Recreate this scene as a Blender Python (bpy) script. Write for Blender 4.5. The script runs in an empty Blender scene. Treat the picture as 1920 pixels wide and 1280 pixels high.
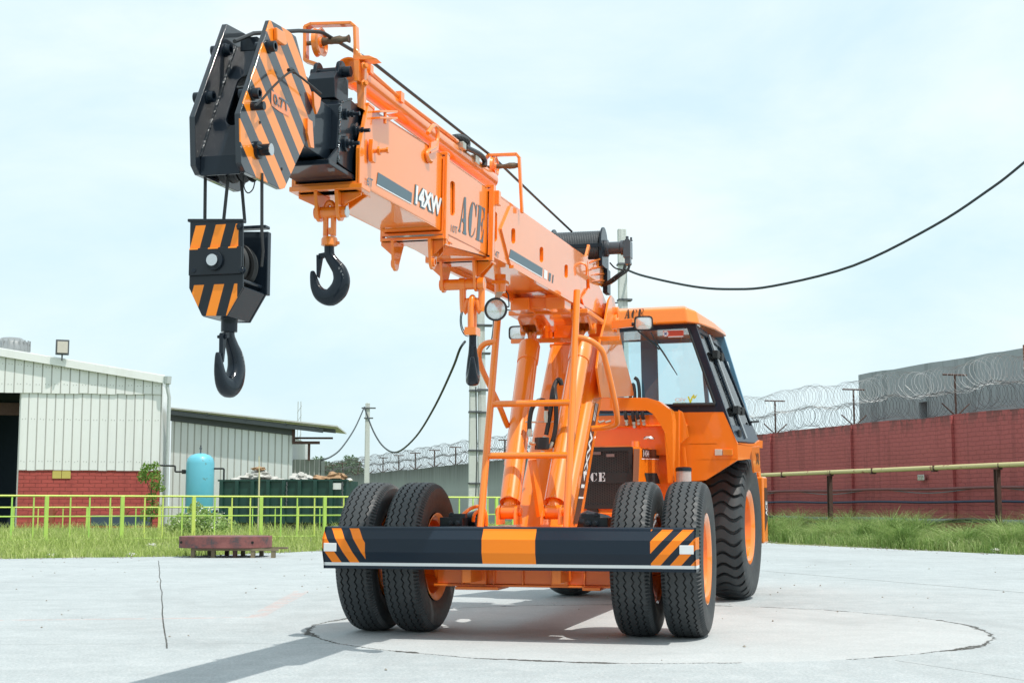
import bpy, bmesh, math, random
import numpy as np
from mathutils import Vector, Matrix
from mathutils.geometry import tessellate_polygon
random.seed(7); rng = np.random.default_rng(11)
SC = bpy.context.scene
COL = SC.collection
R = math.radians

# ------------------------------------------------------------------ camera
FPX = 2667.0; EYE = 0.8654; HORIZON = 945.63
PITCH = math.atan((HORIZON - 640) / FPX)
cam_d = bpy.data.cameras.new('camera'); cam = bpy.data.objects.new('camera', cam_d); COL.objects.link(cam)
cam.location = (0, 0, EYE); cam.rotation_euler = (math.pi / 2 + PITCH, 0, 0)
cam_d.lens = 50.0; cam_d.sensor_width = 36; cam_d.clip_start = .1; cam_d.clip_end = 3000
SC.camera = cam

# ------------------------------------------------------------------ frames: world, F (front chassis), B (rear body)
PSI = R(13.9246)
MF = Matrix.Translation((.1139, 9.804, 0)) @ Matrix.Rotation(-PSI, 4, 'Z')
FI = R(8.3)
MBF = Matrix.Translation((.26, 4.0, 0)) @ Matrix.Rotation(-FI, 4, 'Z')      # B -> F
MW = Matrix.Identity(4)

def ray(u, v, M=MW):
    a = (u - 960) / FPX; b = (640 - v) / FPX
    d = Vector((a, math.cos(PITCH) - b * math.sin(PITCH), math.sin(PITCH) + b * math.cos(PITCH)))
    Mi = M.inverted()
    return Mi @ Vector((0, 0, EYE)), Mi.to_3x3() @ d

def hit(u, v, ax, val, M):
    o, d = ray(u, v, M)
    return o + d * ((val - o[ax]) / d[ax])
def FX(u, v, x): return hit(u, v, 0, x, MF)
def FY(u, v, y): return hit(u, v, 1, y, MF)
def FZ(u, v, z): return hit(u, v, 2, z, MF)
MB_ = MF @ MBF
def BX(u, v, x): return hit(u, v, 0, x, MB_)      # in B coordinates
def BY(u, v, y): return hit(u, v, 1, y, MB_)
def bf(p): return MBF @ Vector(p)                  # B -> F
def WY(u, v, y): return hit(u, v, 1, y, MW)
def WZ(u, v, z=0): return hit(u, v, 2, z, MW)
V = Vector

# ------------------------------------------------------------------ node helpers
class E:
    """tiny expression wrapper over math nodes"""
    def __init__(s, nt, sock): s.nt = nt; s.s = sock
    def _op(s, op, *a, clamp=False):
        n = s.nt.nodes.new('ShaderNodeMath'); n.operation = op; n.use_clamp = clamp
        for i, x in enumerate((s,) + a):
            if isinstance(x, E): s.nt.links.new(x.s, n.inputs[i])
            else: n.inputs[i].default_value = x
        return E(s.nt, n.outputs[0])
    def __add__(s, o): return s._op('ADD', o)
    def __sub__(s, o): return s._op('SUBTRACT', o)
    def __mul__(s, o): return s._op('MULTIPLY', o)
    def __truediv__(s, o): return s._op('DIVIDE', o)
    def abs(s): return s._op('ABSOLUTE')
    def frac(s): return s._op('FRACT')
    def gt(s, o): return s._op('GREATER_THAN', o)
    def lt(s, o): return s._op('LESS_THAN', o)
    def max(s, o): return s._op('MAXIMUM', o)
    def min(s, o): return s._op('MINIMUM', o)
    def inv(s): return s._op('MULTIPLY_ADD', -1.0, 1.0)
    def sqrt(s): return s._op('SQRT')
    def clamp(s): return s._op('ADD', 0.0, clamp=True)

class M_:
    def __init__(s, name):
        s.m = bpy.data.materials.new(name); s.m.use_nodes = True; s.nt = s.m.node_tree
        s.b = s.nt.nodes['Principled BSDF']; s.out = s.nt.nodes['Material Output']
        s.tc = None
    def n(s, t, **k):
        nd = s.nt.nodes.new(t)
        for a, b in k.items(): setattr(nd, a, b)
        return nd
    def link(s, a, b): s.nt.links.new(a.s if isinstance(a, E) else a, b)
    def coord(s, kind='Object'):
        if s.tc is None: s.tc = s.n('ShaderNodeTexCoord')
        return s.tc.outputs[kind]
    def xyz(s):
        n = s.n('ShaderNodeSeparateXYZ'); s.link(s.coord(), n.inputs[0])
        return [E(s.nt, n.outputs[i]) for i in range(3)]
    def noise(s, scale, detail=3, rough=.55, vec=None, dist=0, stretch=None):
        n = s.n('ShaderNodeTexNoise'); n.inputs['Scale'].default_value = scale
        n.inputs['Detail'].default_value = detail; n.inputs['Roughness'].default_value = rough
        n.inputs['Distortion'].default_value = dist
        v = vec or s.coord()
        if stretch:
            mp = s.n('ShaderNodeMapping'); mp.inputs['Scale'].default_value = stretch
            s.link(v, mp.inputs[0]); v = mp.outputs[0]
        s.link(v, n.inputs['Vector'])
        return E(s.nt, n.outputs['Fac'])
    def ramp(s, fac, stops, interp='LINEAR'):
        n = s.n('ShaderNodeValToRGB'); n.color_ramp.interpolation = interp
        el = n.color_ramp.elements
        while len(el) < len(stops): el.new(.5)
        for e_, (p, c) in zip(el, stops): e_.position = p; e_.color = c if len(c) == 4 else (*c, 1)
        s.link(fac, n.inputs[0]); return n.outputs[0]
    def mix(s, fac, a, b):
        n = s.n('ShaderNodeMix', data_type='RGBA')
        for sock, x in ((n.inputs[0], fac), (n.inputs[6], a), (n.inputs[7], b)):
            if isinstance(x, E): s.link(x, sock)
            elif isinstance(x, (tuple, list)): sock.default_value = (*x, 1) if len(x) == 3 else x
            elif isinstance(x, float) or isinstance(x, int): sock.default_value = x
            else: s.link(x, sock)
        return n.outputs[2]
    def mixv(s, fac, a, b):           # scalar mix
        return a + (b - a) * fac if isinstance(a, E) else fac * (b - a) + a
    def base(s, c):
        if isinstance(c, tuple): s.b.inputs['Base Color'].default_value = (*c, 1)
        else: s.link(c, s.b.inputs['Base Color'])
    def set(s, **k):
        names = dict(rough='Roughness', metal='Metallic', coat='Coat Weight', coatr='Coat Roughness', spec='Specular IOR Level', sss='Subsurface Weight', trans='Transmission Weight', ior='IOR')
        for a, x in k.items():
            if isinstance(x, (int, float)): s.b.inputs[names[a]].default_value = x
            else: s.link(x, s.b.inputs[names[a]])
        return s
    def bump(s, h, strength=.3, dist=.01):
        n = s.n('ShaderNodeBump'); n.inputs['Strength'].default_value = strength; n.inputs['Distance'].default_value = dist
        s.link(h, n.inputs['Height']); s.link(n.outputs[0], s.b.inputs['Normal'])
        return s

def plain(name, c, rough=.5, metal=0, coat=0, vary=.12, scale=6, bump=0, bscale=60, rvary=0):
    m = M_(name)
    if vary:
        f = m.noise(scale, 4)
        m.base(m.mix(f, tuple(x * (1 - vary) for x in c), tuple(min(1, x * (1 + vary)) for x in c)))
    else: m.base(c)
    m.set(rough=rough, metal=metal, coat=coat)
    if coat: m.set(coatr=.06)
    if rvary: m.set(rough=m.noise(scale * 2, 4) * rvary + (rough - rvary / 2))
    if bump: m.bump(m.noise(bscale, 3), bump, .003)
    return m.m

# ------------------------------------------------------------------ mesh builder
class MB:
    def __init__(s): s.v = []; s.f = []; s.mi = []
    def add(s, vs, fs, mat=0):
        o = len(s.v); s.v += [tuple(p) for p in vs]
        for f in fs: s.f.append(tuple(i + o for i in f)); s.mi.append(mat)
        return s
    def box(s, c, d, mat=0, M=None):
        x, y, z = c; a, b, e = (q / 2 for q in d)
        vs = [V((x + i * a, y + j * b, z + k * e)) for i in (-1, 1) for j in (-1, 1) for k in (-1, 1)]
        if M: vs = [M @ p for p in vs]
        return s.add(vs, [(0, 1, 3, 2), (4, 6, 7, 5), (0, 4, 5, 1), (2, 3, 7, 6), (0, 2, 6, 4), (1, 5, 7, 3)], mat)
    def span(s, lo, hi, mat=0, M=None):
        return s.box([(a + b) / 2 for a, b in zip(lo, hi)], [abs(b - a) for a, b in zip(lo, hi)], mat, M)
    def prism(s, poly, vec, mat=0, holes=(), vec0=None, mat_side=None):
        """polygon (3D points, optional holes) extruded by vec"""
        vec = V(vec); loops = [[V(p) for p in poly]] + [[V(p) for p in h] for h in holes]
        if vec0 is not None: loops = [[p + V(vec0) for p in l] for l in loops]
        flat = [p for l in loops for p in l]; n = len(flat)
        if holes or len(poly) > 4:
            tris = tessellate_polygon(loops)
        else: tris = [tuple(range(len(poly)))]
        vs = flat + [p + vec for p in flat]
        s.add(vs, [t for t in tris] + [tuple(i + n for i in reversed(t)) for t in tris], mat)
        fs = []; o = 0
        for l in loops:
            k = len(l)
            for i in range(k):
                a, b = o + i, o + (i + 1) % k
                fs.append((a, b, b + n, a + n))
            o += k
        return s.add(vs, fs, mat if mat_side is None else mat_side)
    def tube(s, pts, r, n=10, mat=0, cap=True, closed=False):
        pts = [V(p) for p in pts]; rs = r if isinstance(r, (list, tuple)) else [r] * len(pts)
        k = len(pts); up = None; rings = []
        for i, p in enumerate(pts):
            if closed: t = pts[(i + 1) % k] - pts[i - 1]
            else: t = pts[min(i + 1, k - 1)] - pts[max(i - 1, 0)]
            t.normalize()
            if up is None:
                up = V((0, 0, 1)) if abs(t.z) < .9 else V((1, 0, 0))
            a = t.cross(up)
            if a.length < 1e-6: a = t.orthogonal()
            a.normalize(); up = a.cross(t).normalized()
            rings.append([p + (a * math.cos(q) + up * math.sin(q)) * rs[i] for q in (2 * math.pi * j / n for j in range(n))])
        vs = [q for rg in rings for q in rg]; fs = []
        for i in range(k if closed else k - 1):
            i2 = (i + 1) % k
            for j in range(n):
                j2 = (j + 1) % n
                fs.append((i * n + j, i * n + j2, i2 * n + j2, i2 * n + j))
        if cap and not closed:
            fs.append(tuple(range(n))[::-1]); fs.append(tuple(range((k - 1) * n, k * n)))
        return s.add(vs, fs, mat)
    def cyl(s, a, b, r, n=20, mat=0): return s.tube([a, b], r, n, mat)
    def lathe(s, prof, o, ax, n=24, mat=0, cap=True):
        """prof: (radius, distance along ax)"""
        o = V(o); ax = V(ax).normalized(); a = ax.orthogonal().normalized(); b = ax.cross(a)
        vs = [o + ax * h + (a * math.cos(q) + b * math.sin(q)) * r for r, h in prof for q in (2 * math.pi * j / n for j in range(n))]
        fs = [(i * n + j, i * n + (j + 1) % n, (i + 1) * n + (j + 1) % n, (i + 1) * n + j) for i in range(len(prof) - 1) for j in range(n)]
        if cap:
            if prof[0][0] > 1e-4: fs.append(tuple(range(n))[::-1])
            if prof[-1][0] > 1e-4: fs.append(tuple(range((len(prof) - 1) * n, len(prof) * n)))
        return s.add(vs, fs, mat)
    def bolt(s, p, ax, r=.014, h=.014, mat=0):
        return s.lathe([(r * 1.5, 0), (r * 1.5, h * .25), (r, h * .26), (r, h), (r * .8, h * 1.1)], p, ax, 6 if r > .008 else 6, mat)
    def quad(s, a, b, c, d, mat=0): return s.add([a, b, c, d], [(0, 1, 2, 3)], mat)
    def build(s, name, mats, parent=None, smooth=35, bevel=0, weld=True, seg=2):
        me = bpy.data.meshes.new(name)
        me.from_pydata([tuple(p) for p in s.v], [], s.f)
        mats = mats if isinstance(mats, (list, tuple)) else [mats]
        for m in mats: me.materials.append(m)
        me.polygons.foreach_set('material_index', s.mi)
        bm = bmesh.new(); bm.from_mesh(me)
        if weld: bmesh.ops.remove_doubles(bm, verts=bm.verts, dist=1e-5)
        bmesh.ops.recalc_face_normals(bm, faces=bm.faces)
        bm.to_mesh(me); bm.free()
        if smooth:
            me.shade_smooth(); me.set_sharp_from_angle(angle=R(smooth))
        o = bpy.data.objects.new(name, me); COL.objects.link(o)
        if parent: o.parent = parent
        if bevel:
            b = o.modifiers.new('bevel', 'BEVEL'); b.width = bevel; b.segments = seg; b.limit_method = 'ANGLE'; b.angle_limit = R(35)
            b.harden_normals = True
        return o

def tag(o, label=None, cat=None, group=None, kind=None):
    if label: o['label'] = label
    if cat: o['category'] = cat
    if group: o['group'] = group
    if kind: o['kind'] = kind
    return o
def empty(name, loc=(0, 0, 0), rz=0, label=None, cat=None, group=None):
    o = bpy.data.objects.new(name, None); COL.objects.link(o); o.location = loc; o.rotation_euler = (0, 0, rz)
    o.empty_display_size = .3
    return tag(o, label, cat, group)
def kids(o): return [c for c in list(bpy.data.objects) if c.parent == o]
def copy_tree(o, parent=None):
    c = o.copy(); COL.objects.link(c); c.parent = parent
    for ch in kids(o): copy_tree(ch, c)
    return c

def arc(pts, k=6):
    """round the corners of a polyline: catmull-rom through the points"""
    pts = [V(p) for p in pts]; out = []
    for i in range(len(pts) - 1):
        p0 = pts[max(i - 1, 0)]; p1 = pts[i]; p2 = pts[i + 1]; p3 = pts[min(i + 2, len(pts) - 1)]
        for j in range(k):
            t = j / k
            out.append(.5 * ((2 * p1) + (p2 - p0) * t + (2 * p0 - 5 * p1 + 4 * p2 - p3) * t * t + (3 * p1 - p0 - 3 * p2 + p3) * t ** 3))
    out.append(pts[-1]); return out
def fillet(pts, r, k=5):
    pts = [V(p) for p in pts]; out = [pts[0]]
    for a, b, c in zip(pts, pts[1:], pts[2:]):
        d1 = (a - b); d2 = (c - b); q = min(r, d1.length * .45, d2.length * .45)
        p = b + d1.normalized() * q; s = b + d2.normalized() * q
        for j in range(k + 1):
            t = j / k; out.append(p * (1 - t) ** 2 + b * 2 * t * (1 - t) + s * t * t)
    out.append(pts[-1]); return out

def text_mesh(s, bold=0.0):
    cu = bpy.data.curves.new('txt', 'FONT'); cu.body = s; cu.offset = bold; cu.resolution_u = 3
    o = bpy.data.objects.new('txt', cu); COL.objects.link(o)
    dg = bpy.context.evaluated_depsgraph_get(); dg.update()
    me = bpy.data.meshes.new_from_object(o.evaluated_get(dg))
    vs = [tuple(v.co) for v in me.vertices]; fs = [tuple(p.vertices) for p in me.polygons]
    bpy.data.objects.remove(o); bpy.data.curves.remove(cu); bpy.data.meshes.remove(me)
    return vs, fs
def place_flat(mb, vs, fs, o, ux, uy, off, mat=0, shear=0):
    """fit flat 2D mesh into the parallelogram o, o+ux, o+uy, lifted by vector off"""
    xs = [v[0] for v in vs]; ys = [v[1] for v in vs]
    x0, x1, y0, y1 = min(xs), max(xs), min(ys), max(ys)
    o, ux, uy, off = V(o), V(ux), V(uy), V(off)
    out = []
    for v in vs:
        a = (v[0] - x0) / (x1 - x0); b = (v[1] - y0) / (y1 - y0)
        out.append(o + ux * (a + shear * b) + uy * b + off)
    mb.add(out, fs, mat)
# stencil serif capitals on a unit box (each a list of polygons)
STENCIL = {
 'A': [[(0, 0), (.26, 0), (.26, .05), (.21, .07), (.27, .3), (.36, .3), (.36, .4), (.3, .4), (.4, .85), (.36, 1), (.2, .4), (.07, .07), (0, .05)],
       [(.42, 1), (.6, 1), (.93, .07), (1, .05), (1, 0), (.52, 0), (.52, .05), (.6, .08), (.56, .3), (.42, .3), (.42, .4), (.53, .4), (.4, .93)]],
 'C': [[(.42, 0), (.42, 1), (.25, .95), (.1, .8), (0, .5), (.1, .2), (.25, .05)],
       [(.5, 1), (.62, .98), (.82, .9), (.92, 1), (.96, 1), (.96, .62), (.9, .62), (.8, .8), (.66, .92), (.5, .95)],
       [(.5, 0), (.62, .02), (.84, .12), (.97, .3), (.93, .33), (.8, .17), (.66, .07), (.5, .05)]],
 'E': [[(0, 0), (.46, 0), (.46, 1), (0, 1), (0, .95), (.08, .93), (.08, .07), (0, .05)],
       [(.54, 1), (.93, 1), (.93, .65), (.88, .65), (.8, .85), (.68, .93), (.54, .94)],
       [(.54, .55), (.64, .58), (.7, .7), (.75, .7), (.75, .3), (.7, .3), (.64, .45), (.54, .47)],
       [(.54, 0), (.97, 0), (.97, .4), (.92, .4), (.82, .15), (.68, .06), (.54, .05)]]}
def stencil(mb, word, o, ux, uy, off, mat=0, gap=.12):
    o, ux, uy, off = V(o), V(ux), V(uy), V(off); n = len(word); w = 1 / (n + gap * (n - 1))
    for i, ch in enumerate(word):
        x0 = i * w * (1 + gap)
        for poly in STENCIL[ch]:
            pts = [o + ux * (x0 + a * w) + uy * b + off for a, b in poly]
            tr = tessellate_polygon([pts]); mb.add(pts, [tuple(t) for t in tr], mat)
SKY_VEIL=1.0; VEIL_A=(.66,.845,.905); VEIL_B=(.80,.90,.925); SUN_E=3.1
# ------------------------------------------------------------------ materials
ORG = (.90, .225, .009)
def paint(name, c, rough=.38, coat=1.0, ior=1.52, sp=.4):
    m = M_(name)
    f = m.noise(3.5, 3)
    col = m.mix(f, tuple(x * .93 for x in c), tuple(min(1, x * 1.06) for x in c))
    m.base(col); m.set(rough=rough, coat=coat, coatr=.05)
    m.b.inputs['Coat IOR'].default_value = ior; m.b.inputs['Specular IOR Level'].default_value = sp
    m.bump(m.noise(9, 2), .05, .004)
    return m.m
orange = paint('orange_paint', ORG)
orange_b = paint('orange_paint_body', (.90, .205, .008), .42, .5, 1.5)
black = paint('black_paint', (.006, .012, .020), .42, .45, 1.4, .2)
weld_m = plain('glossy_weld_bead', (.05, .06, .07), .15, .6, coat=1, vary=.3, scale=80)
navy = paint('navy_black_paint', (.006, .016, .032), .45, .4, 1.4, .25)
blackm = plain('matt_black', (.018, .019, .02), .55)
dark = plain('dark_interior', (.012, .012, .012), .9, vary=0)
steel = plain('bright_steel', (.62, .62, .62), .25, 1.0, vary=.1)
zinc = plain('zinc_fitting', (.55, .53, .45), .35, .9, vary=.1)
rust = plain('greased_shaft', (.12, .085, .05), .6, vary=.4, scale=40, bump=.4)
hose_m = plain('hose_rubber', (.016, .016, .017), .45)
decal = plain('slate_decal', (.07, .12, .15), .4, vary=.05); decal_b = plain('charcoal_decal', (.05, .025, .015), .4, vary=.05)
white = plain('white_decal', (.8, .8, .8), .4, vary=.03)
ropem = M_('wire_rope_steel'); ropem.base((.035, .036, .038)); ropem.set(rough=.5, metal=.4)
_x = ropem.xyz(); ropem = ropem.m
def mk_glass(name, tint=.9, col=(.80, .92, .95), ior=1.5):
    m = M_(name); nt = m.nt
    t = m.n('ShaderNodeBsdfTransparent'); t.inputs[0].default_value = (*[c * tint for c in col], 1)
    g = m.n('ShaderNodeBsdfGlossy'); g.inputs['Roughness'].default_value = .02; g.inputs[0].default_value = (1, 1, 1, 1)
    fr = m.n('ShaderNodeFresnel'); fr.inputs[0].default_value = ior
    mx = m.n('ShaderNodeMixShader'); nt.links.new(fr.outputs[0], mx.inputs[0]); nt.links.new(t.outputs[0], mx.inputs[1]); nt.links.new(g.outputs[0], mx.inputs[2])
    nt.links.new(mx.outputs[0], m.out.inputs[0]); return m.m
glass = mk_glass('window_glass', 1.0, (.90, .965, .98)); glass_d = mk_glass('door_glass', 1.0, (.88, .94, .96), 1.9)
def mk_lens():
    m = M_('lamp_lens'); x, y, z = m.xyz()
    f = m.noise(60, 2)
    m.base((.75, .8, .8)); m.set(rough=.18, metal=.75, coat=1)
    w = (x * 190.0).frac().gt(.5); m.bump(w * .6 + f * .6, .5, .002)
    return m.m
lens = mk_lens()
amber = plain('amber_lens', (.75, .22, .01), .2, coat=1, vary=.1); clearl = plain('clear_lens', (.6, .55, .48), .2, coat=1, vary=.1)

def mk_rubber():
    m = M_('tyre_rubber'); f = m.noise(14, 5)
    m.base(m.mix(f, (.022, .026, .029), (.050, .056, .060))); m.set(rough=m.noise(30, 3) * .25 + .42)
    m.bump(m.noise(90, 2), .25, .002); return m.m
rubber = mk_rubber()

def mk_bumper():
    m = M_('bumper_hazard_paint'); x, y, z = m.xyz()
    cen = (x - .035).abs().lt(.175)
    left = x.lt(-.925); right = x.gt(.94)
    sl = ((x + z * .62 + .045) / .124).frac().gt(.47)
    sr = ((x - z * .95 - .02) / .128).frac().gt(.45)
    o = cen.max(left * sl).max(right * sr) * z.gt(.492) * z.lt(.712)
    wh = z.gt(.472) * z.lt(.492)
    c = m.mix(o, (.006, .015, .028), ORG); c = m.mix(wh, c, (.72, .74, .74))
    m.base(c); m.set(rough=.45, coat=.3, coatr=.2, spec=.2)
    m.bump(m.noise(5, 3), .12, .01)
    return m.m
bumper_m = mk_bumper()
def mk_head():
    # stripes on the boom head cheek: direction in the (y,z) plane
    m = M_('boom_head_hazard_paint'); x, y, z = m.xyz()
    s = ((y + z * 1.418 - .02) / .222).frac().gt(.5)
    side = x.gt(.095)
    lip = m.noise(3, 2)
    o = s * side
    m.base(m.mix(o, (.010, .016, .024), (.90, .25, .012))); m.set(rough=.38, coat=.8, coatr=.06, spec=.3)
    return m.m
head_m = mk_head()
def mk_block():
    m = M_('hook_block_hazard_paint'); x, y, z = m.xyz()
    zz = z + z.lt(1.70) * .215
    s = ((x - zz * .26 + .031) / .079).frac().lt(.5)
    band = (z.gt(1.783) * z.lt(1.874)).max(z.lt(1.655) * z.gt(1.54)) * (x.gt(-.125) * x.lt(.072)) * y.lt(-4.865)
    m.base(m.mix(s * band, (.006, .010, .015), (.90, .25, .012))); m.set(rough=.45, coat=.35, coatr=.1, spec=.25); return m.m
block_m = mk_block()

def mk_mesh_grille():
    m = M_('grille_mesh'); x, y, z = m.xyz()
    k = 48.0
    a = ((x * k).frac() - .5).abs(); b = ((z * k + (x * k * .5)).frac() - .5).abs()
    h = (a.lt(.25) * b.lt(.28))
    m.base(m.mix(h, (.034, .031, .030), (.004, .004, .004))); m.set(rough=.5, metal=.2); return m.m
grille_m = mk_mesh_grille()

# setting materials
def mk_concrete():
    m = M_('yard_concrete'); x, y, z = m.xyz()
    big = m.noise(.35, 5, .6); mid = m.noise(2.2, 6, .65); fine = m.noise(45, 3, .7); str_ = m.noise(1.2, 4, .6, stretch=(.25, 1.6, 1), dist=.6)
    grit = m.noise(160, 2, .8)
    c = m.ramp(big * .35 + mid * .4 + str_ * .25, [(.3, (.305, .34, .352)), (.5, (.39, .43, .443)), (.7, (.463, .505, .52))])
    c = m.mix(((fine - .5) * 4.0).clamp() * .45, c, (.28, .30, .31))
    g2 = m.noise(55, 4, .85); c = m.mix(((g2 - .52) * 7.0).clamp() * .7, c, (.20, .215, .22)); c = m.mix(((g2 * -1.0 + .47) * 7.0).clamp() * .6, c, (.70, .67, .66))
    blot = m.noise(6.5, 5, .75, dist=.4); c = m.mix(((blot - .5) * 4.0).clamp() * .35, c, (.32, .34, .35))
    c = m.mix(((blot * -1.0 + .5) * 4.0).clamp() * .35, c, (.58, .59, .59))
    c = m.mix(grit.gt(.64) * .45, c, (.23, .24, .245))
    c = m.mix(grit.lt(.37) * .35, c, (.66, .67, .66))
    wob = m.noise(1.1, 5, .7) - .5; wob2 = m.noise(9, 4, .7) - .5; wob3 = m.noise(40, 3, .7) - .5
    # poured round slab (slightly paler) with an irregular open joint
    dx = x - .93; dy = y - 10.28
    d = (dx * dx + dy * dy * 1.04).sqrt() + wob * .22 + wob2 * .05
    inside = d.lt(2.36)
    c = m.mix(inside * .30, c, (.57, .565, .555))
    wid = m.noise(2.1, 3, .6)
    ring = ((d - 2.36).abs() - wob3 * .05 - (wid - .47).max(0.0) * .20).lt(.009)
    fade = m.noise(.8, 2).gt(.36)
    cracks = ring * fade
    def seg(x0, y0, x1, y1, w, amp=.1):
        L = math.hypot(x1 - x0, y1 - y0); ux, uy = (x1 - x0) / L, (y1 - y0) / L
        t = (x - x0) * ux + (y - y0) * uy; n = (x - x0) * (-uy) + (y - y0) * ux
        return (n + (m.noise(.5, 1, .5) - .5) * amp + wob2 * .012 + wob3 * .006).abs().lt(w) * t.gt(0.0) * t.lt(L)
    for a in [(-5.53, 22.5, -2.1, 8.78, .0055, .05), (1.2, 24.4, 5.08, 14.33, .014, .1), (5.08, 14.33, 7, 9.4, .012, .1), (2.15, 8.12, 2.9, 6.4, .004, .1),
              (-9.5, 15.9, 9, 16.9, .004, .2), (-7, 8.9, -.8, 9.1, .0025, .15), (-14, 19.5, -3, 20.6, .006, .2)]:
        cracks = cracks.max(seg(*a))
    c = m.mix(cracks * m.noise(30, 2).gt(.36), c, (.06, .058, .052))
    # faded red paint line on the left
    pl = seg(-5.6, 10.6, -2.0, 11.2, .05, .1).max(seg(-2.0, 11.2, -2.1, 14.6, .07, .3))
    c = m.mix(pl * m.noise(6, 4, .7).gt(.47) * .25, c, (.62, .30, .24))
    # tyre marks and old stains
    st = ((m.noise(.55, 5, .7, dist=1.2, stretch=(1, .5, 1)) - .52) * 5.0).clamp()
    c = m.mix(st * .40, c, (.27, .285, .29))
    m.base(c); m.set(rough=.85, spec=.3)
    h = mid * .5 + fine * .35 + grit * .25 + g2 * .5
    m.bump(h - cracks * 1.6, .5, .008)
    return m.m
concrete = mk_concrete()
def mk_soil():
    m = M_('grassy_soil'); f = m.noise(.8, 6, .7); g = m.noise(14, 4, .7)
    c = m.ramp(f * .5 + g * .5, [(.35, (.22, .19, .12)), (.5, (.14, .17, .05)), (.65, (.20, .26, .07))])
    m.base(c); m.set(rough=.95); m.bump(g, .8, .05); return m.m
soil = mk_soil()
def mk_grass(name, c1, c2, c3):
    m = M_(name); o = m.n('ShaderNodeObjectInfo')
    f = m.noise(1.3, 3, .6); g = m.noise(24, 2, .7)
    c = m.ramp(f * .45 + g * .55, [(.36, c1), (.5, c2), (.64, c3)])
    m.base(c); m.set(rough=.55, spec=.25)
    tr = m.n('ShaderNodeBsdfTranslucent'); m.link(c, tr.inputs[0])
    mx = m.n('ShaderNodeMixShader'); mx.inputs[0].default_value = .35
    m.nt.links.new(m.b.outputs[0], mx.inputs[1]); m.nt.links.new(tr.outputs[0], mx.inputs[2]); m.nt.links.new(mx.outputs[0], m.out.inputs[0])
    return m.m
grass_m = mk_grass('verge_grass', (.22, .31, .07), (.42, .53, .14), (.66, .66, .34))
weed_m = mk_grass('tall_weeds', (.12, .22, .06), (.30, .44, .13), (.60, .62, .34))
leaf_m = mk_grass('tree_leaves', (.12, .18, .11), (.16, .23, .14), (.20, .28, .17))
bush_m = mk_grass('bush_leaves', (.10, .20, .04), (.20, .34, .07), (.34, .46, .14))

def mk_brick(name, c, c2, bw=.46, bh=.16, bumpd=.02, s=1.0, stain=.4, mort=.7, top=None):
    m = M_(name); 
    g = m.n('ShaderNodeTexBrick'); g.inputs['Scale'].default_value = s; g.inputs['Brick Width'].default_value = bw
    g.inputs['Row Height'].default_value = bh; g.inputs['Mortar Size'].default_value = .012; g.inputs['Mortar Smooth'].default_value = .4
    g.inputs['Color1'].default_value = (1, 1, 1, 1); g.inputs['Color2'].default_value = (.75, .75, .75, 1); g.inputs['Mortar'].default_value = (0, 0, 0, 1)
    # the wall mesh is built along its local x axis with z up -> brick uses (x, z)
    x, y, z = m.xyz(); cb = m.n('ShaderNodeCombineXYZ')
    wz = z + (m.noise(2.5, 2) - .5) * .06; wx = x + (m.noise(3.1, 2) - .5) * .10
    m.link(wx, cb.inputs[0]); m.link(wz, cb.inputs[1]); m.link(cb.outputs[0], g.inputs['Vector'])
    sep = m.n('ShaderNodeSeparateColor'); m.link(g.outputs[0], sep.inputs[0]); bv = E(m.nt, sep.outputs[0])
    f = m.noise(1.1, 5, .7); str_ = m.noise(1.6, 5, .65, stretch=(1.5, 1, .18))
    col = m.mix(f, c, c2)
    col = m.mix(bv.inv() * (1 - mort), col, tuple(q * .35 for q in c))
    col = m.mix(str_.gt(.56) * stain, col, tuple(q * .45 for q in c))
    if top: 
        t = ((z - top + .35) / .35).clamp() * m.noise(2.5, 5, .75, stretch=(1, 1, .3)).gt(.5)
        col = m.mix(t * .6, col, (.07, .05, .045))
        b_ = ((z * -1.0 + .7) / .7).clamp() * m.noise(3, 5, .7)
        col = m.mix(b_ * .8, col, tuple(q * .4 for q in c))
    m.base(col); m.set(rough=.75); m.bump(bv + m.noise(30, 3) * .3, .8, bumpd); return m.m
brick_red = mk_brick('red_painted_brick', (.40, .065, .058), (.52, .10, .08), .46, .155, .04, stain=.15, mort=.35)
wall_red = mk_brick('weathered_red_brick', (.36, .082, .08), (.49, .12, .112), .30, .105, .02, stain=.22, mort=.78, top=2.97)
def mk_render_wall(name, lo, hi, top=None, scale=1.0):
    m = M_(name); x, y, z = m.xyz()
    f = m.noise(.7 * scale, 6, .7); s = m.noise(1.4 * scale, 6, .75, stretch=(2.2, 1, .12)); g = m.noise(18, 4, .7)
    c = m.mix(f * .6 + g * .4, lo, hi)
    if top:
        t = ((z - top + 1.3) / 1.3).clamp()
        c = m.mix((t * 1.4 * s).clamp() * .95, c, (.035, .035, .03))
    else: c = m.mix(s.gt(.55) * .35, c, tuple(q * .5 for q in lo))
    m.base(c); m.set(rough=.9); m.bump(g + s * .5, .5, .02); return m.m
wall_grey = mk_render_wall('streaked_concrete_wall', (.28, .32, .33), (.46, .49, .49), 2.95)
cement = mk_render_wall('cement_render', (.29, .33, .34), (.38, .42, .43), None, .8)
def mk_sheet(name, c, stain=.25, pitch=None):
    m = M_(name); s = m.noise(1.0, 5, .7, stretch=(1.5, 1.5, .12)); f = m.noise(.6, 4)
    col = m.mix(f, tuple(q * .93 for q in c), c); col = m.mix(((s - .5) * 3.0).clamp() * stain, col, (.36, .33, .26))
    m.base(col); m.set(rough=.42, metal=.15); m.bump(m.noise(3, 3), .12, .03); return m.m
sheet_w = mk_sheet('white_sheet', (.88, .89, .875), .18); sheet_g = mk_sheet('grey_sheet', (.74, .765, .76), .35)
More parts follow.
